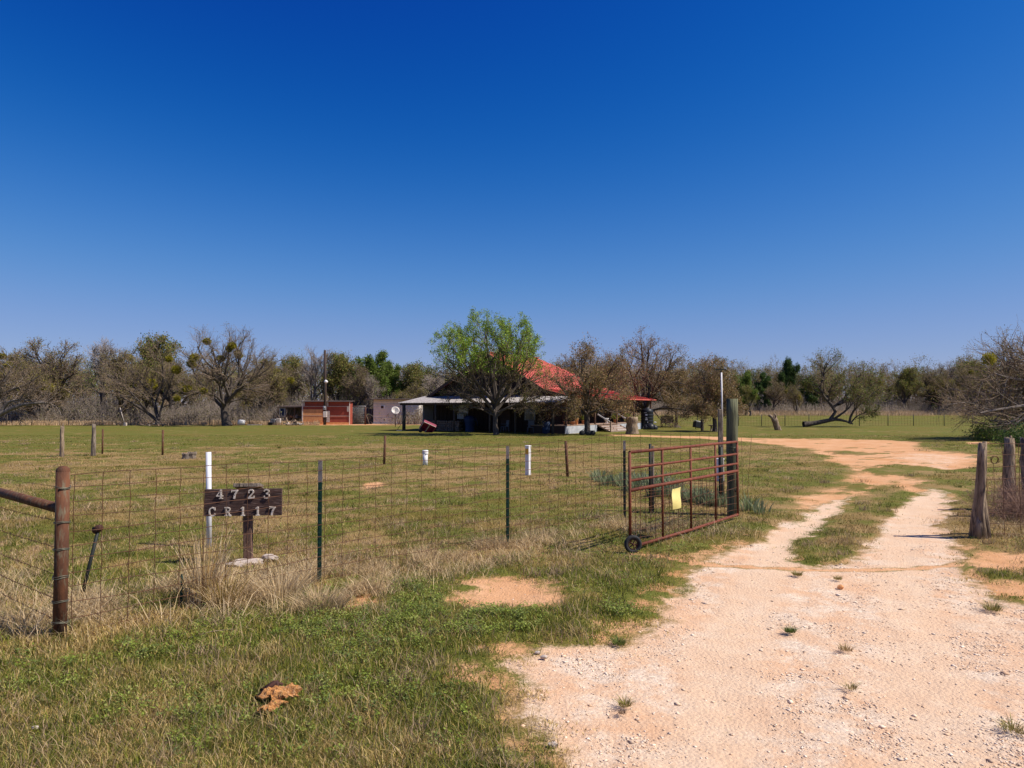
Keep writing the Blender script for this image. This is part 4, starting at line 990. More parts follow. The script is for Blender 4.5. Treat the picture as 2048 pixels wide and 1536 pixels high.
cp = thing('pipe_cap', 'short white capped pipe standing alone in the middle of the field', 'pipe', (X(851, 23.2), 23.2, 0))
MB().tube([(0, 0, -.05), (.0, 0, .40)], .082, 18).build('pipe', MT['white'], cp)
MB().lathe([(.098, .36), (.10, .40), (.10, .475), (.09, .49), (.0, .492)], 18).build('cap', MT['white'], cp)
bar('steel_post', 'rusty red steel post just right of the pair of grey wood posts', 'post', 207, 28.6, 1.02, .035, 'rust')
bar('steel_post', 'rusty red steel post standing left of the sawn field stump', 'post', 327, 28.0, 1.0, .04, 'rust')
bar('steel_post', 'rusty red steel post between the shed and the short capped pipe', 'post', 769, 23.4, .96, .04, 'rust', (.03, 0))
bar('steel_post', 'rusty red steel post right of the pedestal with the orange decal', 'post', 1135, 19.4, .97, .042, 'rust', (-.05, 0))
woodpost('wood_post', 'split bleached cedar post with a ragged top, left of the grey wood post', 126, 27.2, 1.18, .072, mat='woodpale', seed=1, rag=.06)
woodpost('wood_post', 'round grey wood post between the split cedar post and the red steel post', 189, 27.6, 1.24, .078, mat='wood', seed=2, jit=.04, rag=.01)
wq = thing('split_post', 'pair of thin weathered posts behind the gate, one dark and one pale', 'post', (X(1305, 12.6), 12.75, 0))
MB().tube([(-.025, 0, -.1), (-.02, 0, 1.24)], .026, 8, jit=.1).build('dark_post', MT['tdark'], wq)
MB().tube([(.028, .01, -.1), (.034, .01, 1.20)], .022, 8, jit=.1).build('pale_post', MT['wood'], wq)
# stake with a clamp behind the corner
st = thing('leaning_stake', 'dark pipe stake leaning right with a rusty knuckle on its top', 'stake', (X(167, 6.9), 6.9, 0))
MB().tube([(0, 0, -.05), (.165, 0, .68)], .017, 10).build('rod', MT['tdark'], st)
MB().tube([(.125, 0, .69), (.185, 0, .72), (.205, .01, .74)], [.03, .032, .018], 9, jit=.2).tube([(.16, -.03, .70), (.19, .03, .71)], .016, 8).build('knuckle', MT['rustdk'], st)
# ------------------------------------------------------------ address sign
sx, sy = X(497, 8.6), 8.6
sg = thing('address_sign', 'dark wooden board on a brown post reading 4723 CR117 in cream letters', 'sign', (sx, sy, 0), .10)
MB().box((0, .055, .42), (.10, .085, 1.0), bev=.006, ry=-.02).build('post', MT['signpost'], sg)
bd = MB().box((-.04, -.01, .745), (.915, .036, .325), bev=.003).build('board', MT['signwood'], sg)
MB().box((.0, .05, .935), (.32, .17, .045), rx=-.25, bev=.004).build('cap_board', MT['wood'], sg)
GL = {  # strokes in a 1 x 1.3 cell: (points, width)
 '4': [([(.62, 1.3), (.05, .42)], .10), ([(.0, .42), (.95, .42)], .13), ([(.66, 1.3), (.66, .05)], .19), ([(.42, .05), (.92, .05)], .10), ([(.5, 1.26), (.74, 1.26)], .10)],
 '7': [([(.02, 1.2), (.92, 1.2)], .20), ([(.05, 1.28), (.05, .95)], .10), ([(.88, 1.2), (.52, .62), (.40, .02)], .19)],
 '2': [([(.12, .88), (.16, 1.12), (.36, 1.26), (.62, 1.26), (.80, 1.08), (.78, .84), (.55, .56), (.22, .22), (.10, .08)], .15), ([(.06, .08), (.88, .08)], .17), ([(.86, .06), (.90, .36)], .10), ([(.10, .86), (.24, .90)], .14)],
 '3': [([(.12, 1.02), (.2, 1.2), (.42, 1.28), (.68, 1.22), (.78, 1.02), (.68, .80), (.42, .70)], .14), ([(.42, .70), (.72, .60), (.84, .36), (.72, .12), (.44, .02), (.18, .08), (.08, .28)], .15), ([(.10, .30), (.22, .28)], .14)],
 'C': [([(.86, .94), (.74, 1.18), (.50, 1.27), (.24, 1.16), (.10, .86), (.08, .55), (.16, .24), (.36, .05), (.60, .03), (.84, .18), (.90, .32)], .14), ([(.88, 1.26), (.88, .88)], .09)],
 'R': [([(.22, 1.28), (.22, .05)], .19), ([(.02, 1.24), (.5, 1.24), (.74, 1.14), (.76, .88), (.62, .70), (.22, .67)], .12), ([(.02, .05), (.42, .05)], .10), ([(.46, .66), (.62, .34), (.74, .06), (.95, .05)], .17)],
 '1': [([(.5, 1.28), (.5, .05)], .20), ([(.22, .05), (.78, .05)], .12), ([(.20, 1.08), (.5, 1.26)], .11)],
}
def glyph(ch, cx, cz, h):
    s = h / 1.3; m = MB()
    for n_, (pts, w) in enumerate(GL[ch]):
        for i in range(len(pts) - 1):
            (ax, az), (bx, bz) = pts[i], pts[i + 1]; L = math.hypot(bx - ax, bz - az); ext = w * .22
            a = math.atan2(bz - az, bx - ax)
            m.box((cx + ((ax + bx) / 2 - .48) * s, -.036 - .0004 * ((i + n_ * 3) % 7), cz + ((az + bz) / 2 - .65) * s), ((L + ext) * s, .013, w * 1.3 * s), ry=-a)
    m.build('letter', MT['letter'], sg)
sc_ = 8.6 / 1400
for ch, px in zip('4723', (446, 474.5, 506, 536)): glyph(ch, (px - 497) * sc_, .745 + (1005 - 988.5) * sc_ * 1.0, .108)
for ch, px in zip('CR117', (432, 462, 490.5, 519, 547)): glyph(ch, (px - 497) * sc_, .745 - (1022.5 - 1005) * sc_, .105)
def rock(name, label, cat, c, d, seed, mat, fl=1.0, rz=0):
    random.seed(seed); bm = bmesh.new(); bmesh.ops.create_icosphere(bm, subdivisions=2, radius=.5)
    for v in bm.verts:
        n = 1 + .35 * (random.random() - .5); v.co = Vector((v.co.x * d[0] * n, v.co.y * d[1] * n, v.co.z * d[2] * (1 + .3 * (random.random() - .5))))
    me = bpy.data.meshes.new(name); bm.to_mesh(me); bm.free(); me.materials.append(MT[mat])
    return tag(link(name, me, None, c, (0, 0, rz)), label, cat)
rock('concrete_footing', 'broken cream concrete slab at the foot of the address sign', 'concrete', (sx - .0, sy - .02, .015), (.42, .26, .09), 5, 'conc', rz=.35)
rock('concrete_chunk', 'small flat concrete chunk right of the address sign footing', 'concrete', (sx + .22, sy + .18, .03), (.24, .14, .09), 6, 'conc', rz=-.2)
# field stump
def stump(name, label, px, d, h, r, mat, seed, lean=(0, 0), flare=1.5, k=18, notch=0):
    random.seed(seed); t = thing(name, label, 'stump', (X(px, d), d, float(hgt(0, d)))); n = 8; pts = []; rr = []
    for i in range(n): f = i / (n - 1); pts.append((lean[0] * f, lean[1] * f, -.1 + (h + .1) * f)); rr.append(r * (1 + (flare - 1) * (1 - f) ** 3) * random.uniform(.95, 1.05) * (1 + .12 * f))
    m = MB().tube(pts, rr, k, jit=.13)
    for i in range(len(m.v) - k, len(m.v)): a = m.v[i]; m.v[i] = (a[0], a[1], a[2] + random.uniform(-notch, notch))
    m.build('bark', MT[mat], t)
    c = pts[-1]; MB().tube([(c[0], c[1], h - .04), (c[0], c[1], h + .012)], [rr[-1] * .82, rr[-1] * .78], 14, jit=.06).build('cut_face', MT['logend'], t)
    return t
stump('sawn_stump', 'low split sawn stump in the middle of the left field', 374, 26.0, .2, .125, 'bark_grey', 3, notch=.04)
stump('sawn_stump', 'darker half of the split pair of low sawn stumps in the left field', 386, 26.1, .22, .13, 'wood', 4, notch=.05)
# right hand fence
rf = thing('field_fence', 'rusty square wire fence on twisted cedar posts at the right edge', 'fence', (X(1960, 10.3), 10.3, 0))
random.seed(77)
MB().tube([(-.05, 0, -.1), (-.03, 0, .25), (-.035, 0, .6), (0, 0, .95), (.02, 0, 1.2), (.01, 0, 1.385)], [.07, .06, .045, .042, .045, .038], 9, jit=.2).tube([(-.13, .03, -.1), (-.10, .03, .3), (-.06, .02, .7), (-.02, .02, 1.1), (.0, .02, 1.36)], [.06, .045, .035, .03, .03], 8, jit=.25).tube([(.06, -.01, -.1), (.03, 0, .3), (.01, 0, .7), (.045, 0, 1.0), (.055, 0, 1.40)], [.06, .05, .035, .032, .028], 8, jit=.25).tube([(-.02, -.05, -.1), (-.05, -.05, .35), (.0, -.04, .75), (.0, -.04, 1.15), (.03, -.03, 1.33)], [.05, .035, .03, .025, .022], 7, jit=.3).tube([(-.09, -.03, -.05), (-.075, -.03, .2), (-.06, -.02, .33)], [.07, .06, .025], 8, jit=.25).build('cedar_post', MT['woodpale'], rf)
MB().tube([(.20, .30, -.1), (.185, .3, .2), (.14, .22, .6), (.08, .1, 1.0), (.055, .05, 1.2)], [.06, .05, .045, .04, .03], 10, jit=.15).build('brace_post', MT['wood'], rf)
m = MB()
for z in (1.36, 1.19, 1.02, .85, .68, .51, .345, .18, .03): m.tube([(-.09 + j * .22, .08 - .0 * j, z + .012 * math.sin(j * .8 + z * 5)) for j in range(18)], .0052, 4, cap=False)
for j in range(16): m.tube([(.12 + j * .245 + .01 * math.sin(k_ * 2 + j), .08, .03 + k_ * .166) for k_ in range(9)], .0042, 4, cap=False)
m.build('wire_mesh', MT['wire'], rf)
MB().tube([(3.4, .1, -.1), (3.4, .1, 1.4)], .06, 10, jit=.1).build('cedar_post', MT['wood'], rf)
c = Vector((.215, .03, 1.13)); m = MB()
for q in range(5): m.tube([c + Vector((.062 * math.cos(a) * (1 - .05 * q), .02 * math.sin(3 * a + q), .055 * math.sin(a))) for a in [i * PI / 8 for i in range(17)]], .003, 4, cap=False)
m.tube([c + Vector((-.02, 0, -.05)), c + Vector((-.01, 0, -.35)), c + Vector((-.03, 0, -.6))], .0026, 4); m.build('wire_coil', MT['wire'], rf)
woodpost('wood_post', 'grooved pale cedar post behind the right fence, by the dead brush', 2011, 13.0, 1.33, .085, (.05, 0), 'woodpale', seed=7, jit=.2, rag=.03)
bar('steel_post', 'rusty steel post against the grooved cedar post at the right edge', 'post', 2024, 13.1, 1.27, .03, 'rust', (0, .0))
woodpost('wood_post', 'cedar post cut by the right edge of the view', 2050, 12.2, 1.36, .07, (-.03, 0), 'wood', seed=8, jit=.12)
# dead brush and outside shrub
def dead_bush(name, label, cx, cy, r, h, n, seed, mat='twig', leaf=None):
    rs = np.random.default_rng(seed); s = np.stack([rs.normal(cx, r * .4, n), rs.normal(cy, r * .4, n), np.zeros(n)], 1)
    d = np.stack([rs.normal(0, .6, n), rs.normal(0, .6, n), np.ones(n)], 1)
    P = grow(s, d, rs.uniform(.5, 1, n) * h, 4, .25, 0, rs, .15); R = np.tile(np.linspace(.0045, .0022, 5)[None], (n, 1))
    P2, R2 = sprout(P, R, 5, .45, .7, 3, .25, 0, rs, t0=.2, rmin=.0018)
    P3, R3 = sprout(P2, R2, 3, .5, .7, 2, .25, 0, rs, t0=.2, rmin=.0015)
    V, Q, o = [], [], 0
    for a in ((P, R), (P2, R2), (P3, R3)): v, q = np_tubes(a[0], a[1], 3); V.append(v); Q.append(q + o); o += len(v)
    V = np.concatenate(V); Q = np.concatenate(Q); col = None; fs = [Q]
    if leaf:
        a, b, c_ = leaves_at(P3, leaf[1], leaf[2], leaf[0], rs, .03); col = np.concatenate([np.zeros((len(V), 3)), c_]); fs = [Q, b + len(V)]; nq = len(Q); V = np.concatenate([V, a])
    me = npmesh(name, V, fs, MT[mat], col)
    if leaf: me.materials.append(MT['leaf']); mi = np.zeros(len(me.polygons), np.int32); mi[nq:] = 1; me.polygons.foreach_set('material_index', mi)
    return tag(link(name, me), label, 'bush')
MT['redtwig'] = pm('reddish_dead_twigs', (.36, .23, .17), (.22, .13, .095), 5, .95, 0)
dead_bush('dead_bush', 'tangled reddish dead bush behind the right fence', X(2030, 12.2), 12.0, .85, .75, 260, 61, 'redtwig')
dead_bush('dead_bush', 'greyer dead bush further right behind the right fence', X(2140, 12.0), 12.2, .9, .85, 220, 62, 'redtwig')
# ------------------------------------------------------------ tufts and plants
def sword_clump():
    rs = np.random.default_rng(71); V, Q, Cc = [], [], []; o = 0
    for i in range(46):
        a = rs.uniform(0, 2 * PI); r0 = rs.uniform(0, .16); L = rs.uniform(.22, .46); w = rs.uniform(.016, .03); ln = rs.uniform(.15, .8) ; dr = np.array([math.cos(a), math.sin(a), 0]); sd_ = np.array([-dr[1], dr[0], 0]) if rs.random() < .5 else np.array([rs.normal(), rs.normal(), 0]); sd_ = sd_ / np.linalg.norm(sd_)
        p0 = np.array([math.cos(a) * r0, math.sin(a) * r0, -.01]); dry = rs.random() < .2
        pts = [p0 + dr * (ln * L * t ** 1.6) * .8 + np.array([0, 0, L * (t - .35 * ln * t * t) * (.35 if dry else 1)]) for t in np.linspace(0, 1, 5)]
        for k, t in enumerate(np.linspace(0, 1, 5)):
            ww = w * (1 - t ** 2.5) * .5 + .0008; V += [pts[k] - sd_ * ww, pts[k] + sd_ * ww]
        Q += [[o + 2 * k, o + 2 * k + 1, o + 2 * k + 3, o + 2 * k + 2] for k in range(4)]; o += 10
        c = np.array([(.24, .27, .15), (.18, .23, .11), (.32, .34, .20)][rs.integers(0, 3)]) if not dry else np.array((.40, .30, .18))
        Cc += [c * rs.uniform(.75, 1.2)] * 10
    return npmesh('iris_clump', np.array(V), [Q], MT['leaf'], np.array(Cc))
sm = sword_clump()
def iris(px, py, s, label, group=None, rz=0):
    x, y = G(px, py); o = link('iris_clump', sm, None, (x, y, 0), (0, 0, rz)); o.scale = (s, s, s); tag(o, label, 'plant', group)
random.seed(5)
iris(1500, 1022, 1.0, 'clump of grey green sword leaves right of the timber gate post', None, .3)
iris(1522, 1028, .8, 'smaller sword leaved clump at the drive edge beyond the gate post', None, 1.3)
for i in range(30):
    t = i / 29; iris(1255 + t * 200 + random.uniform(-4, 4), 978 + t * 32 + random.uniform(-9, 7), random.uniform(.75, 1.15), 'grey green sword leaved clump in the thick bed seen through the gate', 'iris clumps in the bed behind the gate', random.uniform(0, 6))
for i in range(18):
    t = i / 17; iris(1192 + t * 150, 964 + random.uniform(-6, 6) + t * 6, random.uniform(.7, 1.0), 'small sword leaved clump in the farther thin row left of the gate', 'iris clumps in the farther row', random.uniform(0, 6))
def tussock(name, label, x, y, n, h, r, seed, pal, lean=.5, w=.004, cat='grass tuft', k=.35, z0=0):
    rs = np.random.default_rng(seed); a = rs.uniform(0, 2 * PI, n); rr = r * rs.random(n) ** .7; out = rs.uniform(.1, 1, n) ** 1.2 * lean * h
    hh = h * rs.uniform(.35, 1.0, n); sx_ = x + np.cos(a) * rr * .5; sy_ = y + np.sin(a) * rr * .5; V = np.empty((n, 7, 3)); b_ = rs.uniform(0, 2 * PI, n); ww = w * rs.uniform(.6, 1.3, n)
    z0 = zat(sx_, sy_) - .01
    for i, t in enumerate((0, .4, .75)):
        cx = sx_ + np.cos(a) * out * t ** 1.8 * hh / h; cy = sy_ + np.sin(a) * out * t ** 1.8 * hh / h; zz = z0 + hh * (t - k * lean * t * t * .6)
        f = (1 - .35 * t) / 2
        V[:, 2 * i] = np.stack([cx - np.cos(b_) * ww * f, cy - np.sin(b_) * ww * f, zz], 1); V[:, 2 * i + 1] = np.stack([cx + np.cos(b_) * ww * f, cy + np.sin(b_) * ww * f, zz], 1)
    V[:, 6] = np.stack([sx_ + np.cos(a) * out * hh / h, sy_ + np.sin(a) * out * hh / h, z0 + hh * (1 - k * lean * .6)], 1)
    b = np.arange(n)[:, None] * 7; pal = np.array(pal); col = pal[rs.integers(0, len(pal), n)] * rs.uniform(.7, 1.2, (n, 1))
    return tag(link(name, npmesh(name, V.reshape(-1, 3), [b + [[0, 1, 3, 2]], b + [[2, 3, 5, 4]], b + [[4, 5, 6]]], MT['straw'], np.repeat(col, 7, 0))), label, cat)
ST = [(.66, .49, .28), (.54, .38, .18), (.76, .60, .38), (.42, .27, .10)]
x, y = G(398, 1215); tussock('straw_clump', 'tall clump of dry straw grass in front of the white pipe', x, y + .1, 420, .86, .34, 81, ST, .5, .005)
tussock('straw_clump', 'shorter spiky straw clump at the right foot of the tall clump', x + .22, y + .02, 420, .42, .3, 82, ST[:2] + [(.30, .22, .05)], .8, .006)
x, y = G(560, 1200); tussock('straw_clump', 'wispy pinkish straw clump between the sign and the first steel post', x, y, 700, .40, .45, 83, [(.64, .48, .27), (.52, .38, .20), (.74, .58, .36)], 1.0, .004)
x, y = G(640, 1215); tussock('straw_clump', 'low matted grey straw clump at the foot of the first steel post', x, y, 900, .26, .5, 84, [(.60, .45, .26), (.46, .34, .19)], 1.2, .004)
x, y = G(118, 1262); tussock('grass_tuft', 'fine green tuft at the foot of the rusty corner post', x + .05, y - .05, 260, .16, .14, 85, [(.12, .17, .07), (.16, .20, .09)], .8, .003)
for i, (px, py, h, n, pal, lb) in enumerate((
    (1580, 1260, .05, 120, [(.12, .17, .04), (.16, .21, .06)], 'small round dark green weed alone in the middle of the gravel'),
    (1690, 1297, .06, 60, [(.46, .34, .18), (.40, .30, .14)], 'dry flattened tuft in the gravel right of the small round weed'),
    (1700, 1374, .05, 45, [(.34, .28, .11), (.42, .33, .15)], 'tiny sprawling tuft in the gravel below the dry flattened tuft'),
    (1985, 1218, .09, 110, [(.24, .24, .06), (.36, .30, .12)], 'spreading green tuft on the gravel under the right verge'),
    (2025, 1458, .07, 70, [(.26, .24, .07), (.40, .32, .14)], 'sparse tuft at the lower right corner of the gravel'),
    (1595, 1150, .06, 100, [(.26, .25, .06), (.42, .32, .14)], 'ragged tuft just below the sandy line across the drive, left one'),
    (1675, 1158, .05, 60, [(.26, .25, .06), (.42, .32, .14)], 'thin tuft just below the sandy line across the drive, right one'),
    (1250, 1410, .05, 60, [(.26, .25, .06), (.42, .32, .14)], 'tuft at the left edge of the gravel near the bottom'),
    (1237, 1285, .06, 120, [(.15, .20, .05), (.20, .24, .06)], 'low green weed at the upper left edge of the gravel'),
    (1245, 1425, .03, 30, [(.26, .18, .12)], 'dry brown twiggy scrap on the sand near the lower left of the drive'),
    (1940, 890, .0, 0, None, None))):
    if n: x, y = G(px, py); tussock('weed_tuft', lb, x, y, n * 2, h * 1.3, h * 1.6, 90 + i, pal, 1.5, .004, 'weed')
x, y = G(1681, 1174); rock('orange_rock', 'small orange rock on the gravel below the grass strip', 'rock', (x, y, .0), (.075, .06, .05), 8, 'tan')
x, y = G(705 * .342, 945 * .342 + 1136)
for i, (px, py, s, lb) in enumerate(((1075, 1305, .035, 'white stone at the left edge of the gravel, upper one of a pair'), (1088, 1314, .04, 'white stone at the left edge of the gravel, lower one of a pair'), (1106, 1490, .045, 'white stone at the drive edge near the bottom of the view'), (70, 1462, .03, 'small white stone in the grass at the lower left'))):
    x, y = G(px, py); rock('white_stone', lb, 'stone', (x, y, .0 if px > 100 else .02), (s * 1.4, s, s * .8), 20 + i, 'conc')
# crumpled rusty sheet in the grass
x, y = G(556, 1412); rs = np.random.default_rng(9)
def crumple(w, l, nx, ny, amp, seed, edge=.2):
    vs = []; rr = np.random.default_rng(seed)
    for j in range(ny):
        for i in range(nx):
            u, v = i / (nx - 1) - .5, j / (ny - 1) - .5; q = amp * (fbm(np.array([u * 3. + seed]), np.array([v * 3.]), 1.3, seed)[0] - .35) * 2
            e = 1 + edge * rr.normal() * (i in (0, nx - 1) or j in (0, ny - 1)) * .5
            vs.append((u * w * e * (1 + .4 * v), v * l * e, .02 + q + .03 * abs(rr.normal()) * amp * 8))
    fs = [(j * nx + i, j * nx + i + 1, j * nx + nx + i + 1, j * nx + nx + i) for j in range(ny - 1) for i in range(nx - 1)]
    n = len(vs); vs2 = [(a, b, c - .008) for a, b, c in vs]
    rim = list(range(nx)) + [j * nx + nx - 1 for j in range(1, ny)] + [(ny - 1) * nx + i for i in range(nx - 2, -1, -1)] + [j * nx for j in range(ny - 2, 0, -1)]
    fs += [tuple(n + k for k in f[::-1]) for f in fs[:]] + [(rim[k], n + rim[k], n + rim[(k + 1) % len(rim)], rim[(k + 1) % len(rim)]) for k in range(len(rim))]
    return vs + vs2, fs
rt = thing('rotten_sheet', 'crumpled orange brown rotten sheet lying in the grass at lower left', 'debris', (x, y, .02), .0)
v, f = crumple(.22, .13, 13, 9, .045, 3, .3); MB().add([(a, b + .03, c + .02) for a, b, c in v], f).build('sheet', MT['claycloth'], rt, None, (.25, 0, -.2))
v, f = crumple(.08, .17, 8, 12, .045, 5, .35); MB().add([(a + .05, b - .12, c) for a, b, c in v], f).build('torn_flap', MT['claycloth'], rt, None, (0, 0, -.45))
MB().tube([(-.15, .01, .02), (-.08, .05, .07), (-.03, .07, .10), (-.02, .05, .06)], [.012, .016, .018, .014], 7, jit=.2).tube([(-.14, .07, .05), (-.06, .10, .09), (.0, .09, .08)], [.008, .014, .01], 7, jit=.2).build('rolled_edge', MT['rustdk'], rt)
# grassy verge sticks
for i, (px, py, L, a, lb) in enumerate(((375, 1282, .35, .5, 'bare stick lying in the green weeds below the straw clump'), (1500, 1300, .0, 0, None))):
    if L: x, y = G(px, py); tag(MB().tube([(0, 0, .02), (L * math.cos(a) * .5, L * math.sin(a) * .5, .05), (L * math.cos(a), L * math.sin(a), .045)], [.005, .004, .002], 6).build('stick', MT['woodpale'], None, (x, y, .0)), lb, 'stick')
# ---------------------------------------------------------------- house
P0 = Vector((X(805, 58), 58, 0)); P1 = Vector((X(1111, 50), 50, 0)); HD = P1 - P0; HA = math.atan2(HD.y, HD.x); HL = HD.length
Fv = HD.normalized(); Rv = Vector((-Fv.y, Fv.x, 0))
def HW(u, v, z=0): return P0 + Fv * u + Rv * v + Vector((0, 0, z))
hs = thing('farmhouse', 'dark brown farmhouse with coral red metal roof and a tin roofed front porch', 'house', P0, HA)
DEP = 17.6; AP = 6.75; AZ = 6.35; s_ = .56; WL = .5; WR = 12.0
zl = AZ - s_ * (AP - WL); zr = AZ - s_ * (WR - AP)
M_ = Matrix(((1, 0, 0, 0), (0, 0, -1, 0), (0, 1, 0, 0), (0, 0, 0, 1)))
gab = [(WL, -.1), (WR, -.1), (WR, zr - .12), (AP, AZ - .12), (WL, zl - .12)]
MB().prism(gab, Matrix.Translation((0, 9.6, 0)) @ M_, 6.6).build('wall', MT['darkwood'], hs)
MB().box(((WL + WR) / 2, 13.6, 1.2), (WR - WL, 8.0, 2.6)).build('wall', MT['darkwood'], hs)
# planks on the gable front
m = MB()
u = WL + .1
while u < WR:
    top = min(AZ - s_ * abs(u - AP), 9) - .25; m.box((u, 2.985, top / 2), (.05, .03, top)); u += .42
m.build('batten', MT['darkwood'], hs)
# red roof: left slope, right slope with flared lower pitch, standing seams
def slope(name, prof, v0, v1, mat, th=.07, seam=.0, parent=hs, step=.45):
    m = MB(); n = len(prof)
    vs = []; 
    for v in (v0, v1):
        vs += [(a, v, b) for a, b in prof] + [(a, v, b - th) for a, b in prof]
    k = 2 * n; fs = []
    for i in range(n - 1):
        fs += [(i, i + 1, k + i + 1, k + i), (n + i + 1, n + i, k + n + i, k + n + i + 1), (i, n + i, n + i + 1, i + 1), (k + i + 1, k + n + i + 1, k + n + i, k + i)]
    fs += [(0, k, k + n, n), (n - 1, n + n - 1, k + n + n - 1, k + n - 1)]
    m.add(vs, fs)
    if seam:
        v = v0 + .2
        while v < v1 - .1:
            for i in range(n - 1):
                (a, b), (c, d) = prof[i], prof[i + 1]; L = math.hypot(c - a, d - b); m.box(((a + c) / 2, v, (b + d) / 2 + .022), (L, .05, .045), ry=-math.atan2(d - b, c - a))
            v += step
    return m.build(name, mat, parent)
rfv0, rfv1 = 2.5, DEP + .4
KZ = AZ - s_ * (12.2 - AP); LZ = AZ - s_ * (AP + .15); RV = 10.4       # the far end is hipped: the ridge stops at RV
def sheet(name, polys, th=.07, extra=None):
    m = MB()
    for p in polys:
        n = len(p); m.add(list(p) + [(a, b, c - th) for a, b, c in p], [tuple(range(n)), tuple(range(n, 2 * n))[::-1]] + [(i, (i + 1) % n, n + (i + 1) % n, n + i) for i in range(n)])
    if extra: extra(m)
    return m.build(name, MT['redroof'], hs)
def ribs(m):
    v = rfv0 + .2
    while v < rfv1 - .1:
        top = AP if v < RV else AP + (v - RV) / (15.4 - RV) * (12.2 - AP)
        if v < 15.4: a, b, c_, d_ = top, AZ - s_ * (top - AP), 12.2, KZ; m.box(((a + c_) / 2, v, (b + d_) / 2 + .02), (math.hypot(c_ - a, d_ - b), .05, .045), ry=-math.atan2(d_ - b, c_ - a))
        a = 12.2 if v < 15.4 else 12.2 + (v - 15.4) / (rfv1 - 15.4) * 2.85; b = KZ + (a - 12.2) / 2.85 * (2.62 - KZ)
        m.box(((a + 15.05) / 2, v, (b + 2.62) / 2 + .02), (math.hypot(15.05 - a, 2.62 - b), .05, .045), ry=-math.atan2(2.62 - b, 15.05 - a)); v += .45
rL = sheet('roof', [[(-.15, rfv0, LZ), (AP, rfv0, AZ), (AP, RV, AZ), (-.15, rfv1, LZ)]])
rR = sheet('roof', [[(AP, rfv0, AZ), (12.2, rfv0, KZ), (12.2, 15.4, KZ), (AP, RV, AZ)], [(12.2, rfv0, KZ), (15.05, rfv0, 2.62), (15.05, rfv1, 2.62), (12.2, 15.4, KZ)]], .07, ribs)
sheet('roof', [[(AP, RV, AZ), (12.2, 15.4, KZ), (-.15, rfv1, LZ)], [(12.2, 15.4, KZ), (15.05, rfv1, 2.62), (-.15, rfv1, LZ)]])
MB().box((AP, (rfv0 + RV) / 2, AZ + .03), (.5, RV - rfv0, .05)).build('ridge_cap', MT['redroof'], rR)
for (a, b, c, d) in ((-.15, AZ - s_ * (AP + .15), AP, AZ), (AP, AZ, 12.2, AZ - s_ * (12.2 - AP)), (12.2, AZ - s_ * (12.2 - AP), 15.05, 2.62)):
    L = math.hypot(c - a, d - b); MB().box(((a + c) / 2, rfv0 - .03, (b + d) / 2 - .15), (L, .05, .24), ry=-math.atan2(d - b, c - a)).build('fascia', MT['fascia'], hs)
MB().box((3.4, 6.5, 5.65), (.95, .8, 2.1), bev=.03).build('chimney', MT['brick'], hs)
MB().box((3.4, 6.5, 6.74), (1.1, .95, .1)).build('chimney_cap', MT['brick'], hs)
# porch roof: corrugated
def corr(name, u0, u1, v0, z0, v1, z1, mat, parent, per=.18, amp=.022, skew=0):
    n = int((u1 - u0) / per * 4); vs = []
    for (v, z) in ((v0, z0), ((v0 + v1) / 2, (z0 + z1) / 2 - .01), (v1, z1)):
        for i in range(n + 1):
            u = u0 + (u1 - u0) * i / n; vs.append((u, v, z + amp * math.sin((u - u0) / per * 2 * PI)))
    k = n + 1; fs = [(j * k + i, j * k + i + 1, j * k + k + i + 1, j * k + k + i) for j in range(2) for i in range(n)]
    o = len(vs); vs += [(a, b, c - .012) for a, b, c in vs]; fs += [tuple(o + q for q in f[::-1]) for f in fs[:]]
    return MB().add(vs, fs).build(name, mat, parent)
pr = corr('porch_roof', -.2, 14.75, -.35, 2.28, 3.0, 2.86, MT['tin'], hs)
MB().box((7.3, -.12, 2.17), (14.8, .09, .17)).build('porch_beam', MT['fascia'], hs)
MB().box((-.1, 1.35, 2.42), (.06, 3.1, .12), rx=math.atan2(.58, 3.35)).build('fascia', MT['fascia'], hs)
MB().box((14.68, 1.35, 2.42), (.06, 3.1, .12), rx=math.atan2(.58, 3.35)).build('fascia', MT['palewood'], hs)
for u, r in ((.25, .14), (3.6, .08), (5.5, .08), (8.9, .07), (11.2, .08), (14.4, .09)):
    MB().tube([(u, -.1, -.1), (u + .02, -.1, 1.1), (u, -.1, 2.12)], r, 10, jit=.05).build('porch_post', MT['bark'], hs)
for u in (4.1, 10.6):                                      # windows in the porch wall
    w = MB().box((u, 2.95, 1.55), (.95, .06, 1.25)).build('window', MT['steelgrey'], hs)
    MB().box((u, 2.905, 1.8), (.8, .02, .55)).build('pane', MT['white' if u < 5 else 'glass'], w)
    MB().box((u, 2.905, 1.2), (.8, .02, .5)).build('pane', MT['glass'], w)
ac = MB().box((4.1, 2.72, 1.18), (.68, .42, .44), bev=.02).build('window_unit', MT['steelgrey'], hs)
MB().box((8.3, 2.95, 1.05), (.95, .06, 2.05)).build('door', MT['fascia'], hs)
MB().box((2.0, .9, 1.15), (.04, 1.3, 1.9)).build('screen_panel', MT['steelgrey'], hs)
MB().box((12.02, 6.0, 1.55), (.06, 1.0, 2.0)).build('door', MT['fascia'], hs)
for v in (9.2, 12.5, 15.2):
    w = MB().box((12.03, v, 1.75), (.06, 1.1, 1.1)).build('window', MT['palewood'], hs); MB().box((12.07, v, 1.75), (.02, .95, .95)).build('pane', MT['glass'], w)
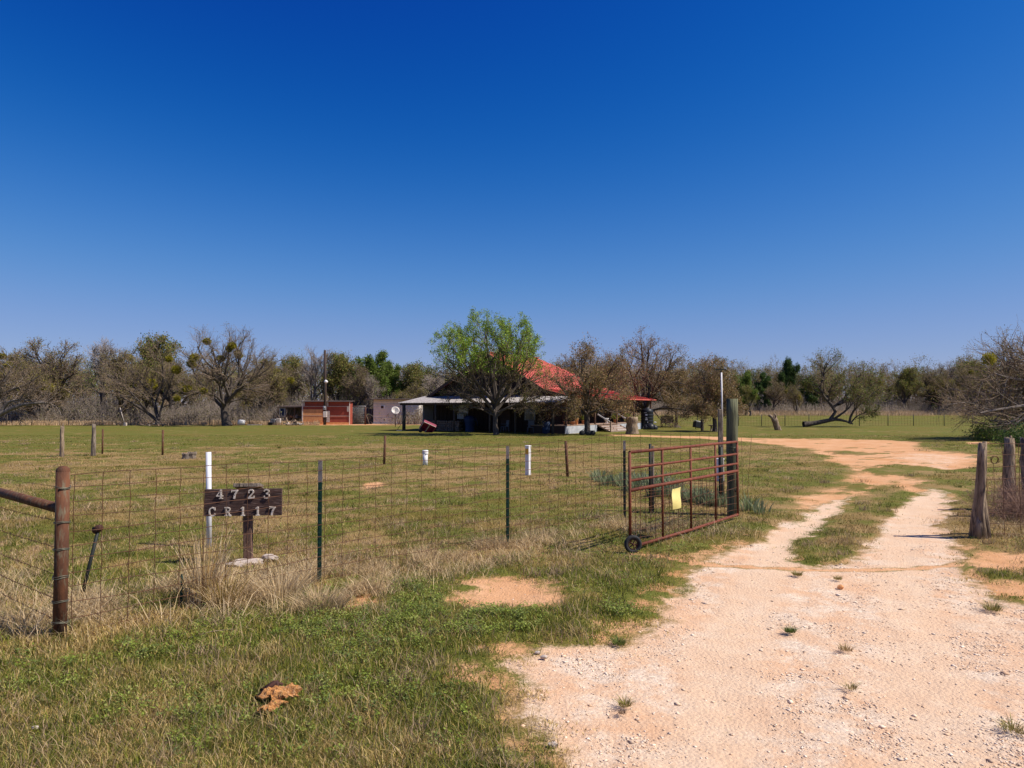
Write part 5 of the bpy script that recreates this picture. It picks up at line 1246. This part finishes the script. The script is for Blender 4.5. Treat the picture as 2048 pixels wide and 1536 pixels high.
# side deck with tin skirting, posts, steps
dk = MB()
v = .9
while v < DEP: dk.box((13.45, v, .58), (2.85, .135, .04)); v += .145
dk.build('deck', MT['deckwood'], hs)
for (v0, v1) in ((.85, 6.0), (9.8, DEP)):
    n = int((v1 - v0) / .05); vs = []
    for i in range(n + 1):
        q = v0 + (v1 - v0) * i / n; x_ = 14.86 + .015 * math.sin(q * 40); vs += [(x_, q, -.05), (x_, q, .54), (x_ - .02, q, -.05), (x_ - .02, q, .54)]
    fs = []
    for i in range(n): a = 4 * i; fs += [(a, a + 4, a + 5, a + 1), (a + 2, a + 3, a + 7, a + 6), (a + 1, a + 5, a + 7, a + 3)]
    MB().add(vs, fs).build('skirting', MT['tinwhite'], hs)
MB().box((13.4, .85, .27), (2.9, .03, .6)).build('skirting', MT['fascia'], hs)
for v in (1.2, 4.2, 5.9, 9.9, 13.4, 17.3): MB().box((14.75, v, 1.55), (.12, .12, 2.0), bev=.01).build('deck_post', MT['signpost'], hs)
stp = link('steps', None, hs)
for k in range(4):
    u = 15.05 + k * .3; z = .48 - k * .14
    MB().box((u, 7.9, z), (.32, 3.6, .045), bev=.006).build('tread', MT['deckwood'], stp)
    MB().box((u + .13, 7.9, z - .07), (.025, 3.55, .06)).build('riser', MT['palewood'], stp)
for v in (6.05, 7.6, 9.75): MB().box((15.55, v, .22), (1.2, .05, .1), ry=.44).build('stringer', MT['deckwood'], stp)
for v in (6.0, 9.8):
    MB().box((15.5, v, 1.05), (1.3, .05, .09), ry=.5).build('handrail', MT['white'], stp)
    MB().box((16.05, v, .40), (.1, .1, .85)).build('newel', MT['deckwood'], stp)
# things on the deck and porch
def at_house(u, v, z=0): p = HW(u, v, z); return p
def pot(label, u, v, r, h, mat='terracotta', plant=None, z=.6, cat='pot', name='flower_pot'):
    p = at_house(u, v, z); t = thing(name, label, cat, p)
    MB().lathe([(r * .7, 0), (r, h * .85), (r * 1.12, h * .85), (r * 1.12, h), (r * .9, h), (r * .85, h * .9), (0, h * .9)], 14).build('pot', MT[mat], t)
    if plant:
        rs = np.random.default_rng(int(u * 10 + v * 7)); n = 160; d = nrm(rs.normal(0, 1, (n, 3))) * rs.random((n, 1)) ** .5 * r * 2.0 * np.array([1, 1, .9]) + np.array([0, 0, h + r * 1.3])
        uu = nrm(rs.normal(0, 1, (n, 3))); ww = nrm(np.cross(uu, rs.normal(0, 1, (n, 3)))); s = .06
        VV = np.stack([d - uu * s, d + ww * s * .5, d + uu * s, d - ww * s * .5], 1).reshape(-1, 3)
        pal = np.array(plant)[rs.integers(0, len(plant), n)]
        link('leaves', npmesh('leaves', VV, [np.arange(n)[:, None] * 4 + np.arange(4)[None]], MT['leaf'], np.repeat(pal, 4, 0)), t)
YG = [(.30, .30, .05), (.22, .26, .05), (.14, .20, .04)]
pot('terracotta pot at the near corner of the deck', 14.2, 2.1, .16, .28)
pot('wide terracotta bowl second from the near corner of the deck', 14.35, 2.9, .22, .24)
pot('tall tan jar on the deck left of the oak trunk', 14.3, 3.7, .13, .45, 'tan', name='jar', cat='jar')
pot('pale stone pot beside the tall tan jar on the deck', 13.8, 4.5, .18, .3, 'conc')
pot('potted yellow green plant on the deck just right of the oak trunk', 14.0, 5.4, .17, .3, 'terracotta', YG)
pot('potted yellow green plant at the far side of the steps', 14.4, 10.4, .18, .3, 'terracotta', YG)
pot('white urn standing at the top of the steps', 14.3, 8.9, .17, .42, 'white')
pot('hanging looking dark green plant by the far deck post', 14.3, 13.0, .17, .35, 'terracotta', MIDG)
# firewood under the porch
random.seed(33)
fw = thing('firewood_stack', 'stack of split firewood in the shade under the left half of the porch', 'firewood', HW(1.6, 1.0), HA)
ks = []
for k in range(4):
    m = MB()
    for r in range(5):
        for i in range(5):
            m.tube([(k * .95 + i * .19 + random.uniform(-.03, .03), -.25, .09 + r * .165), (k * .95 + i * .19 + random.uniform(-.04, .04), .3, .09 + r * .165 + random.uniform(-.03, .03))], random.uniform(.07, .092), 6, jit=.15, smooth=False)
    m.build('log_row', MT['logend'], fw)
def chair(label, u, v, rz, mat):
    t = thing('plastic_chair', label, 'chair', HW(u, v), HA + rz)
    MB().box((0, 0, .42), (.48, .46, .04), bev=.012).build('seat', MT[mat], t); MB().box((0, .24, .68), (.46, .035, .5), rx=-.15, bev=.012).build('backrest', MT[mat], t)
    for sx_ in (-1, 1):
        MB().box((sx_ * .25, .02, .62), (.05, .46, .03), bev=.008).build('armrest', MT[mat], t)
        for sy_ in (-1, 1): MB().tube([(sx_ * .21, sy_ * .19, .42), (sx_ * .25, sy_ * .24, 0)], [.025, .018], 6).build('leg', MT[mat], t)
chair('dull grey plastic chair in the porch shade near the right porch corner', 12.0, .8, .4, 'dullgrey')
chair('dull grey plastic chair in the dark right of the green tree trunk', 9.4, 1.2, -.5, 'dullgrey')
br = thing('blue_barrel', 'blue ribbed barrel at the right end of the porch', 'barrel', HW(13.4, .7))
MB().lathe([(.0, 0), (.27, 0), (.29, .05), (.29, .28), (.3, .3), (.29, .32), (.29, .58), (.3, .6), (.29, .62), (.29, .85), (.26, .88), (0, .88)], 18).build('drum', MT['blue'], br)
tb = thing('covered_grill', 'blue cloth covered lump standing in the porch shade behind the firewood', 'grill', HW(6.3, .9))
MB().lathe([(.38, 0), (.36, .3), (.42, .75), (.5, .95), (.42, 1.15), (.15, 1.25), (0, 1.26)], 12).build('cover', MT['blue'], tb)
MB().tube([(-.4, -.1, .95), (.5, .05, 1.0), (.62, .05, .45)], .05, 6).build('cloth_fold', MT['blue'], tb)
# ------------------------------------------------------------ yard things
rc = thing('garden_cart', 'dark red tipped up cart tray lying at the left corner of the porch', 'cart', (X(856, 53.5), 53.5, 0), .25)
tm = MB().box((0, 0, 0), (1.0, .05, .85)).box((-.5, -.12, 0), (.04, .24, .85)).box((.5, -.12, 0), (.04, .24, .85)).box((0, -.12, -.42), (1.0, .24, .04)).box((0, -.12, .42), (1.0, .24, .04))
tr_ = tm.build('tray', MT['maroon'], rc, (0, 0, .48), (.75, .42, .1))
MB().box((0, -.26, 0), (.06, .03, .9)).box((-.51, -.26, 0), (.03, .03, .9)).box((0, -.26, .43), (1.0, .03, .03)).build('trim', MT['palewood'], rc, (0, 0, .48), (.75, .42, .1))
MB().tube([(-.55, 0, .75), (-.2, -.1, .28), (.1, -.15, .1)], .022, 6).build('handle', MT['maroon'], rc)
MB().lathe([(0, -.04), (.14, -.05), (.17, 0), (.14, .05), (0, .04)], 14, Matrix.Translation((-.55, .1, .17)) @ Matrix.Rotation(PI / 2, 4, 'X')).build('wheel', MT['rubber'], rc)
pl = thing('garden_plough', 'thin black handled plough leaning beside the left porch post', 'plough', (X(803, 58), 56.5, 0))
MB().tube([(-.1, 0, .1), (.25, 0, .6), (.6, 0, 1.35)], .02, 6).tube([(.6, 0, 1.35), (.85, 0, 1.2)], .018, 6).tube([(-.1, 0, .1), (.4, 0, .05), (1.0, 0, .12)], .03, 6).build('frame', MT['tdark'], pl)
MB().box((.1, 0, .05), (.5, .12, .03), rz=.2).build('blade', MT['steelgrey'], pl)
# satellite dish
sd_ = thing('satellite_dish', 'grey satellite dish on a pole in front of the pale shed', 'dish', (X(791, 68), 68, 0))
MB().tube([(0, 0, -.1), (0, 0, 1.35)], .035, 8).build('mast', MT['rustdk'], sd_)
DM = Matrix.Translation((0, -.08, 1.62)) @ Matrix.Rotation(math.radians(62), 4, 'X') @ Matrix.Rotation(.3, 4, 'Y')
MB().lathe([(0, -.09), (.15, -.08), (.3, -.04), (.42, .02), (.42, .035), (.3, -.02), (.15, -.06), (0, -.07)], 24, DM).build('reflector', MT['tin'], sd_)
MB().tube([DM @ Vector((0, -.4, 0)), DM @ Vector((0, -.2, .45))], .015, 5).box(DM @ Vector((0, -.18, .47)), (.1, .08, .08)).build('feed_arm', MT['steelgrey'], sd_)
# pale shed
def shed_at(px0, px1, d): return X(px0, d), X(px1, d)
x0, x1 = shed_at(747, 838, 80)
ps = thing('pale_shed', 'pale grey lap sided shed with a dark overhanging roof and a tiny window', 'shed', ((x0 + x1) / 2, 80, 0))
w = x1 - x0
MB().box((0, 2, 1.35), (w, 4, 2.9)).build('wall', MT['lilac'], ps)
m = MB()
for k in range(9): m.box((0, -.02, .1 + k * .31), (w + .02, .05, .03))
m.build('lap_edge', MT['lilac'], ps)
MB().box((-.15, 1.9, 2.88), (w + 1.4, 5.0, .08), rx=.02).build('roof', MT['darkroof'], ps)
wn = MB().box((-w / 2 + 1.1, -.06, 1.95), (.55, .1, .42)).build('window', MT['white'], ps); MB().box((-w / 2 + 1.03, -.12, 1.95), (.3, .02, .3)).build('pane', MT['fascia'], ps if False else wn)
MB().box((0, -.15, .05), (w + .2, .3, .12)).build('slab', MT['conc'], ps)
bar('rusty_post', 'rusty gate post standing left of the pale shed', 'post', 731, 78, 2.0, .09, 'rustdk')
bt = thing('blue_trailer', 'blue slatted thing partly hidden left of the pale shed', 'trailer', (X(736, 84), 84, 0))
MB().box((.2, 0, 1.35), (1.5, .3, .8), rz=.1).build('body', MT['blue'], bt)
m = MB()
for k in range(5): m.box((-.5 + k * .33, -.2, 1.35), (.05, .05, .85))
m.build('slat', MT['steelgrey'], bt); MB().box((.2, .1, .5), (1.2, .2, .9)).build('base', MT['darkroof'], bt)
# chain link panel between sheds
cl = thing('wire_panel_fence', 'grey wire panel fence between the red shed and the pale shed', 'fence', (X(702, 79.5), 79.5, 0))
L = X(731, 79.5) - X(702, 79.5); m = MB()
for k in range(17): m.tube([(k * L / 16, 0, 0), (k * L / 16, 0, 2.0)], .008, 4)
for k in range(9): m.tube([(0, 0, .05 + k * .24), (L, 0, .05 + k * .24)], .008, 4)
m.build('mesh_panel', MT['steelgrey'], cl); MB().tube([(0, 0, -.05), (0, 0, 2.2)], .04, 6).tube([(L, 0, -.05), (L, 0, 2.1)], .03, 6).tube([(0, 0, 2.05), (L, 0, 2.05)], .025, 6).build('frame', MT['steelgrey'], cl)
# red shed
d = 78; x0, x1 = shed_at(606, 699, d); w = x1 - x0
rs_ = thing('red_shed', 'rust red sheet metal shed with pale trim strips and a tan lower panel', 'shed', (x0, d, 0))
MB().box((w / 2, .8, 1.28), (w, 1.58, 2.5)).build('wall', MT['redsiding'], rs_)
MB().box((w * .215, -.015, .95), (w * .42, .03, 1.5)).build('tan_panel', MT['tan'], rs_)
MB().box((w / 2, .0, .1), (w, .12, .3)).build('sill', MT['tan'], rs_)
for (u, z, a, b) in ((w * .5, 2.02, w, .05), (w * .72, .95, w * .56, .05), (w * .215, .18, w * .42, .05), (w * .215, .98, w * .42, .03)): MB().box((u, -.035, z), (a, .03, b)).build('trim', MT['palewood'], rs_)
for (u, z, a, b) in ((.12, 2.3, .2, .48), (w * .53, 2.3, .22, .48), (w * .545, .9, .36, 1.25), (w * .97, 1.75, .2, .62), (w * .50, 1.6, .18, 2.3)): MB().box((u, -.055, z), (a, .03, b)).build('trim', MT['palewood'], rs_)
MB().box((-.03, -.02, 1.3), (.1, .1, 2.75)).build('corner_board', MT['lilac'], rs_); MB().box((w + .02, -.02, 1.25), (.07, .07, 2.6)).build('corner_board', MT['lilac'], rs_)
MB().box((w / 2 + .05, .8, 2.60), (w + .3, 2.1, .06), rx=.05).build('roof', MT['darkroof'], rs_)
# open lean-to with window to the left of it
x0, x1 = shed_at(556, 604, 78.2); w = x1 - x0
lt = thing('lean_to', 'low dark open lean-to with junk inside, joined left of the red shed', 'shed', (x0, 78.2, 0))
MB().box((w / 2, 1.5, 2.02), (w + .2, 3.4, .08), rx=.05).box((w / 2, -.15, 1.95), (w, .06, .14)).build('roof', MT['darkroof'], lt)
MB().box((w / 2, 3.0, 1.0), (w, .08, 2.0)).build('wall', MT['wood'], lt)
for u in (.04, w * .34, w * .7, w - .05): MB().box((u, 0, .95), (.09, .09, 2.0)).build('post', MT['signpost'], lt)
wn = MB().box((w * .19, 0, 1.35), (.72, .05, 1.0)).build('window', MT['steelgrey'], lt); MB().box((w * .19, -.04, 1.35), (.42, .02, .85)).build('pane', MT['blue'], wn)
random.seed(12)
for k in range(7): MB().box((w * random.uniform(.4, .95), random.uniform(.3, 1.6), random.uniform(.2, 1.3)), (random.uniform(.2, .6), random.uniform(.2, .5), random.uniform(.15, .5)), rz=random.uniform(0, 1), ry=random.uniform(-.3, .3)).build('stored_junk', MT[['palewood', 'black', 'steelgrey', 'fascia', 'tan'][k % 5]], lt)
# rubbish log pile before it
def heap(name, label, cat, px, d, n, w, h, mats, seed, part):
    random.seed(seed); t = thing(name, label, cat, (X(px, d), d, 0))
    for i in range(n):
        u = random.uniform(-1, 1); a = random.uniform(0, PI); L = random.uniform(.25, .6); hz_ = random.uniform(.05, h) * (1 - abs(u) * .7); c = Vector((u * w / 2, random.uniform(-.3, .3), hz_)); e = Vector((math.cos(a), math.sin(a) * .6, random.uniform(-.3, .3))) * L / 2
        MB().tube([c - e, c + e], random.uniform(.05, .11), 8, jit=.08, smooth=False).build(part, MT[mats[i % len(mats)]], t)
    return t
heap('log_pile', 'heap of cut logs and pale branches in front of the low lean-to', 'logs', 588, 74.5, 24, 1.7, .55, ['logend', 'woodpale', 'conc', 'bark_grey'], 4, 'log')
tag(MB().tube([(0, 0, 0), (-.2, 0, .4), (-.35, .1, .85)], [.12, .08, .03], 7, jit=.1).build('branch', MT['woodpale'], None, (X(579, 74.8), 74.8, 0)), 'pale broken branch standing out of the left end of the log heap', 'branch')
heap('log_pile', 'dark pile of logs at the foot of the leaning stems tree', 'logs', 306, 73.2, 16, 2.4, .4, ['bark', 'bark_grey', 'logend'], 5, 'log')
ct = thing('pale_cabinet', 'pale upright metal cabinet left of the lean-to', 'cabinet', (X(558, 76), 76, 0)); MB().box((0, 0, .35), (.42, .4, .75), bev=.02).build('body', MT['palewood'], ct); MB().box((0, -.21, .35), (.36, .02, .66)).build('door', MT['conc'], ct)
ct = thing('grey_crate', 'grey crate with a blue bin in front, left of the pale cabinet', 'crate', (X(547, 76), 76, 0)); MB().box((0, 0, .33), (.5, .4, .66), bev=.01).build('body', MT['steelgrey'], ct)
for k in (-1, 0, 1): MB().box((k * .17, -.21, .33), (.04, .03, .66)).build('slat', MT['black'], ct)
tag(MB().lathe([(0, 0), (.2, 0), (.26, .3), (.28, .3), (.27, .32), (.24, .3), (.2, .04), (0, .04)], 14).build('blue_bin', MT['blue'], None, (X(541, 75.5), 75.5, 0)), 'small blue bin on the grass left of the grey crate', 'bin')
tk = thing('white_tank', 'small white rounded tank lying in the grass right of the mistletoe tree', 'tank', (X(484, 75), 75, 0)); TM = Matrix.Translation((0, 0, .3)) @ Matrix.Rotation(PI / 2, 4, 'Y')
MB().lathe([(0, -.42), (.15, -.4), (.27, -.3), (.3, -.15), (.3, .15), (.27, .3), (.15, .4), (0, .42)], 16, TM).build('shell', MT['white'], tk); MB().tube([(.3, -.1, .5), (.45, -.1, .35), (.42, -.1, 0)], .03, 6).build('strap', MT['tan'], tk)
tag(MB().box((0, 0, .06), (1.5, .16, .08), rz=.05).build('plank', MT['palewood'], None, (X(510, 74.6), 74.6, 0)), 'long plank lying on the grass right of the small white tank', 'plank')
lw = thing('leaning_pole', 'white pole leaning left from a small concrete block by the left wood edge', 'pole', (X(251, 73), 73, 0)); MB().tube([(0, 0, .1), (-.55, 0, 1.9)], .04, 8).build('shaft', MT['palewood'], lw); MB().box((.03, 0, .15), (.28, .25, .34), bev=.02).build('block', MT['conc'], lw)
# utility pole
up_ = thing('utility_pole', 'tall dark wooden utility pole with a lamp and grey meter boxes by the red shed', 'utility pole', (X(650, 76.8), 76.8, 0))
MB().tube([(0, 0, -.1), (.02, 0, 4), (-.06, 0, 8.2)], [.16, .145, .12], 12).build('shaft', MT['pole'], up_)
MB().tube([(0, -.1, 4.75), (.12, -.35, 4.95), (.22, -.5, 4.85)], .02, 6).build('lamp_arm', MT['steelgrey'], up_)
MB().lathe([(.0, .16), (.08, .15), (.15, .08), (.23, -.02), (.15, -.16), (0, -.22)], 16, Matrix.Translation((.22, -.5, 4.75))).build('lamp', MT['white'], up_)
MB().box((0, -.2, 1.85), (.3, .14, .42), bev=.02).lathe([(0, .1), (.1, .1), (.1, 0)], 12, Matrix.Translation((0, -.25, 1.9)) @ Matrix.Rotation(PI / 2, 4, 'X')).build('meter_box', MT['steelgrey'], up_)
MB().box((.08, -.2, 1.15), (.4, .16, .62), bev=.02).build('meter_box', MT['lilac'], up_)
MB().tube([(0, -.18, 2.05), (0, -.16, 4.5)], .025, 6).tube([(0, -.18, 0), (0, -.18, .85)], .05, 6).build('conduit', MT['tdark'], up_)
# oak foot cart
bc = thing('yard_cart', 'low black four wheeled cart with a raised tongue at the foot of the near oak', 'cart', (X(1174, 48.2), 48.2, 0), .1)
MB().box((0, 0, .24), (.95, .45, .06), bev=.01).box((0, -.22, .29), (.95, .03, .08)).build('bed', MT['black'], bc)
MB().tube([(-.45, 0, .28), (-.1, 0, .50), (.22, 0, .62)], .018, 6).build('tongue', MT['black'], bc)
for x_ in (-.36, -.02, .12, .38):
    for y_ in (-.24,) if x_ in (-.02, .12) else (-.24, .24): MB().lathe([(0, -.04), (.13, -.045), (.155, -.02), (.155, .02), (.13, .045), (0, .04)], 16, Matrix.Translation((x_, y_, .155)) @ Matrix.Rotation(PI / 2, 4, 'X')).build('wheel', MT['rubber'], bc)
stump('tree_stump', 'waist high thick grey sawn trunk beside the porch steps', 1264, 50.2, 1.22, .37, 'woodpale', 9, flare=1.35, notch=.02)
t = stump('leaning_stump', 'pale hollow stump leaning left between the gate post and the fallen tree', 1556, 59, .95, .22, 'woodpale', 10, lean=(-.35, 0), flare=1.35, notch=.12)
MB().tube([(-.3, 0, .75), (-.5, 0, 1.05), (-.72, 0, 1.22), (-.85, 0, 1.20)], [.2, .16, .12, .05], 9, jit=.2).tube([(-.2, .05, .7), (-.18, .05, 1.05), (-.24, .05, 1.3), (-.38, .02, 1.34)], [.13, .11, .08, .05], 8, jit=.2).tube([(-.3, -.1, .8), (-.4, -.1, 1.1), (-.42, -.08, 1.28)], [.08, .06, .03], 7, jit=.2).build('prong', MT['woodpale'], t)
# water tank
wt = thing('water_tank', 'tall round black water tank with white marks by the tallest oak', 'tank', (X(1294, 62.5), 62.5, 0))
prof = [(0, 0), (.54, 0)]
for k in range(6): z = k * .27; prof += [(.54, z + .03), (.56, z + .06), (.56, z + .2), (.54, z + .24)]
prof += [(.54, 1.62), (.42, 1.78), (.2, 1.84), (.2, 1.9), (0, 1.9)]
MB().lathe(prof, 26).build('shell', MT['black'], wt)
for (a, z, w_, h_) in ((-.32, 1.25, .18, .13), (-.31, .98, .12, .1), (-.31, .84, .2, .12), (-.1, .6, .06, .09), (-.45, 1.44, .2, .04)):
    MB().box((.565 * math.sin(a), -.565 * math.cos(a), z), (w_, .02, h_), rz=a).build('mark', MT['white'], wt)
hp = thing('black_bags', 'low heap of black bags in front of the water tank', 'bags', (X(1300, 60.5), 60.5, 0))
for i, (x_, s) in enumerate(((-.35, .3), (0, .42), (.35, .32))):
    MB().lathe([(s * .9, 0), (s, .12), (s * .85, .3 + .1 * (i == 1)), (s * .3, .42 + .1 * (i == 1)), (0, .44 + .1 * (i == 1))], 10, Matrix.Translation((x_, 0, 0))).build('bag', MT['black'], hp)
MB().box((.42, -.05, .62), (.2, .1, .1), bev=.02).build('white_lid', MT['white'], hp)
# bench swing
sw = thing('garden_bench', 'dark rounded slat back garden bench right of the water tank', 'bench', (X(1335, 68), 68, 0), .1)
m = MB()
for k in range(13): u = -.6 + k * .1; m.box((u, .2, .68 + .06 * math.cos(u * 2.2)), (.085, .03, .62 + .12 * math.cos(u * 2.2)))
m.build('backrest', MT['fascia'], sw); MB().box((0, -.02, .40), (1.3, .5, .05)).build('seat', MT['fascia'], sw)
for s in (-1, 1):
    MB().box((s * .62, -.02, .6), (.05, .5, .05)).build('armrest', MT['fascia'], sw)
    for y_ in (-.22, .2): MB().box((s * .58, y_, .2), (.06, .06, .42)).build('leg', MT['fascia'], sw)
bp_ = thing('yard_post', 'dark post rising from a small earth mound right of the garden bench', 'post', (X(1354, 67), 67, 0)); MB().tube([(0, 0, 0), (0, 0, 2.0)], .05, 8).build('shaft', MT['bark'], bp_); MB().lathe([(.45, -.02), (.3, .08), (.12, .2), (0, .24)], 12).build('mound', MT['bark'], bp_)
gb = thing('box_smoker', 'black box smoker tilted on the lawn left of the planter trunk', 'smoker', (X(1391, 62), 61.5, 0), .3)
MB().box((0, 0, .38), (.62, .5, .5), ry=.18, bev=.03).build('box', MT['black'], gb); MB().box((.05, 0, .67), (.6, .5, .06), ry=.22, bev=.02).build('lid', MT['steelgrey'], gb); MB().tube([(-.2, -.1, .2), (-.25, -.12, 0)], .03, 6).tube([(.25, -.1, .2), (.3, -.12, 0)], .03, 6).build('leg', MT['black'], gb)
t = stump('planter_trunk', 'upright trunk planter with a small plant on top left of the pale tipped oak', 1404, 57.5, .92, .11, 'bark', 11, flare=1.2)
rsx = np.random.default_rng(4); n = 90; dd = rsx.normal(0, 1, (n, 3)) * np.array([.16, .12, .09]) + np.array([.02, 0, 1.03]); uu = nrm(rsx.normal(0, 1, (n, 3))); ww = nrm(np.cross(uu, rsx.normal(0, 1, (n, 3))))
link('plant', npmesh('plant', np.stack([dd - uu * .05, dd + ww * .03, dd + uu * .05, dd - ww * .03], 1).reshape(-1, 3), [np.arange(n)[:, None] * 4 + np.arange(4)[None]], MT['leaf'], np.repeat(np.array([(.20, .16, .08), (.12, .14, .05)])[rsx.integers(0, 2, n)], 4, 0)), t)
bt2 = thing('bird_bath', 'small stone pedestal basin between the trunk planter and the pale tipped oak', 'bird bath', (X(1422, 57.5), 57.5, 0)); MB().lathe([(.14, 0), (.1, .06), (.07, .12), (.07, .34), (.1, .38)], 12).build('pedestal', MT['wood'], bt2); MB().lathe([(.08, .38), (.24, .42), (.27, .48), (.24, .47), (0, .44)], 14).build('basin', MT['wood'], bt2)
# far fences
def farfence(name, label, x0, x1, d, posts, h, mat, rows, stay):
    t = thing(name, label, 'fence', (x0, d, float(hgt(0, d)))); m = MB(); n = int((x1 - x0) / 2)
    for z in rows: m.tube([(i * (x1 - x0) / n, 0, z + .02 * math.sin(i)) for i in range(n + 1)], .007, 3, cap=False)
    if stay:
        u = 0
        while u < x1 - x0: m.tube([(u, 0, .02), (u, 0, rows[-1])], .006, 3, cap=False); u += stay
    m.build('wire_mesh', MT['wire'], t)
    for px in posts: MB().tube([(X(px, d) - x0, 0, -.1), (X(px, d) - x0 + .02, 0, h)], .035, 6).build('post', MT[mat], t)
farfence('pasture_fence', 'low wire pasture fence on thin dark posts across the left wood edge', X(-120, 75), X(700, 75), 75, (-60, 15, 65, 138, 205, 262, 350, 378, 420, 500), 1.15, 'bark', (.3, .55, .8, 1.05), 0)
farfence('pasture_fence', 'square mesh pasture fence on dark steel posts across the right lawn', X(1310, 72.5), X(2300, 72.5), 72.5, (1330, 1394, 1476, 1522, 1569, 1617, 1718, 1775, 1826, 1887, 1944, 2000, 2026, 2090, 2160), 1.18, 'tdark', (.08, .25, .42, .59, .76, .93, 1.1), .3)
# green shrubs on the right behind the fence
def shrub(name, label, px, d, w, h, seed, pal, n=2200, s=.045, cat='shrub'):
    rs = np.random.default_rng(seed); t = thing(name, label, cat, (X(px, d), d, float(hgt(0, d))))
    st_ = np.zeros((26, 3)); dr = np.stack([rs.normal(0, .6, 26), rs.normal(0, .6, 26), np.ones(26)], 1)
    P = grow(st_, dr * np.array([w, w, 1]), np.full(26, math.hypot(h, w * .5)) * rs.uniform(.6, 1, 26), 4, .2, 0, rs); v, q = np_tubes(P, np.tile(np.linspace(.014, .005, 5)[None], (26, 1)), 4)
    link('stems', npmesh('stems', v, [q], MT['twig']), t)
    P2, R2 = sprout(P, np.tile(np.linspace(.014, .005, 5)[None], (26, 1)), 6, .4, .8, 2, .2, 0, rs)
    a, b, c = leaves_at(P2, max(1, n // len(P2)), s, pal, rs, w * .10); link('foliage', npmesh('foliage', a, [b], MT['leaf'], c), t)
shrub('green_shrub', 'low dark green shrub behind the right cedar posts', 2040, 34, 2.0, .75, 91, DARKG, 3000)
shrub('green_shrub', 'low spreading bright green shrub left of the dark shrub on the right', 1975, 40, 1.9, .6, 92, DARKG + MIDG, 3000)
shrub('green_shrub', 'small grey green shrub beside the black object on the right lawn', 1998, 46, 1.0, .75, 93, [(.06, .09, .06), (.05, .08, .04)], 1600)
bk = thing('black_trough', 'small black trough tipped beside the grey green shrub on the right', 'trough', (X(1988, 46), 45.6, 0)); MB().lathe([(0, 0), (.2, 0), (.26, .3), (.24, .3), (.18, .04), (0, .04)], 14, Matrix.Translation((0, 0, .2)) @ Matrix.Rotation(1.2, 4, 'Y')).build('tub', MT['black'], bk)

# ---------------------------------------------------------------- light, sky, exposure
EL, AZD = math.radians(50), math.radians(12)
S = Vector((math.cos(AZD) * math.cos(EL), -math.sin(AZD) * math.cos(EL), math.sin(EL)))
sun = bpy.data.lights.new('sun', 'SUN'); sun.energy = 4.9; sun.angle = math.radians(.5); sun.color = (1, .92, .81)
so = bpy.data.objects.new('sun', sun); C.objects.link(so); so.rotation_euler = S.to_track_quat('Z', 'Y').to_euler()
w = bpy.data.worlds.new('World'); bpy.context.scene.world = w; w.use_nodes = True; nt = w.node_tree
sk = nt.nodes.new('ShaderNodeTexSky'); sk.sky_type = 'NISHITA'; sk.sun_disc = False; sk.sun_elevation = EL; sk.sun_rotation = math.radians(90) + AZD
sk.air_density = 1.0; sk.dust_density = .3; sk.ozone_density = 4.0; sk.altitude = 300
gm = nt.nodes.new('ShaderNodeGamma'); gm.inputs[1].default_value = 1.0
hs_ = nt.nodes.new('ShaderNodeHueSaturation'); hs_.inputs['Saturation'].default_value = 1.25
nt.links.new(sk.outputs[0], gm.inputs[0]); nt.links.new(gm.outputs[0], hs_.inputs['Color'])
# deep polarised blue of the photograph: grade each channel of the sky
sep = nt.nodes.new('ShaderNodeSeparateColor'); cmb = nt.nodes.new('ShaderNodeCombineColor'); nt.links.new(hs_.outputs[0], sep.inputs[0])
for ch, (g1, b1, x2, y2, g2, lo) in enumerate(((12, .049, 2.25, 2.0, 5.2, .02), (12, .074, 3.0, 2.72, 4.4, .2), (11.6, 0, 5.0, 5.9, 3.6, .2))):
    v = sep.outputs[ch]
    l1 = mth(nt, 'MULTIPLY', mth(nt, 'SUBTRACT', v, b1 * 10), g1 / 10)
    l2 = mth(nt, 'MULTIPLY_ADD', mth(nt, 'SUBTRACT', v, x2), g2 / 10, y2)
    nt.links.new(mth(nt, 'SMOOTH_MAX', mth(nt, 'SMOOTH_MIN', l1, l2, (1.0, 1.2, 1.6)[ch]), lo, (.35, .3, .3)[ch]), cmb.inputs[ch])
nt.links.new(cmb.outputs[0], nt.nodes['Background'].inputs[0])
nt.nodes['Background'].inputs[1].default_value = .08
vs = bpy.context.scene.view_settings; vs.view_transform = 'Standard'; vs.look = 'None'; vs.exposure = .32; vs.gamma = 1
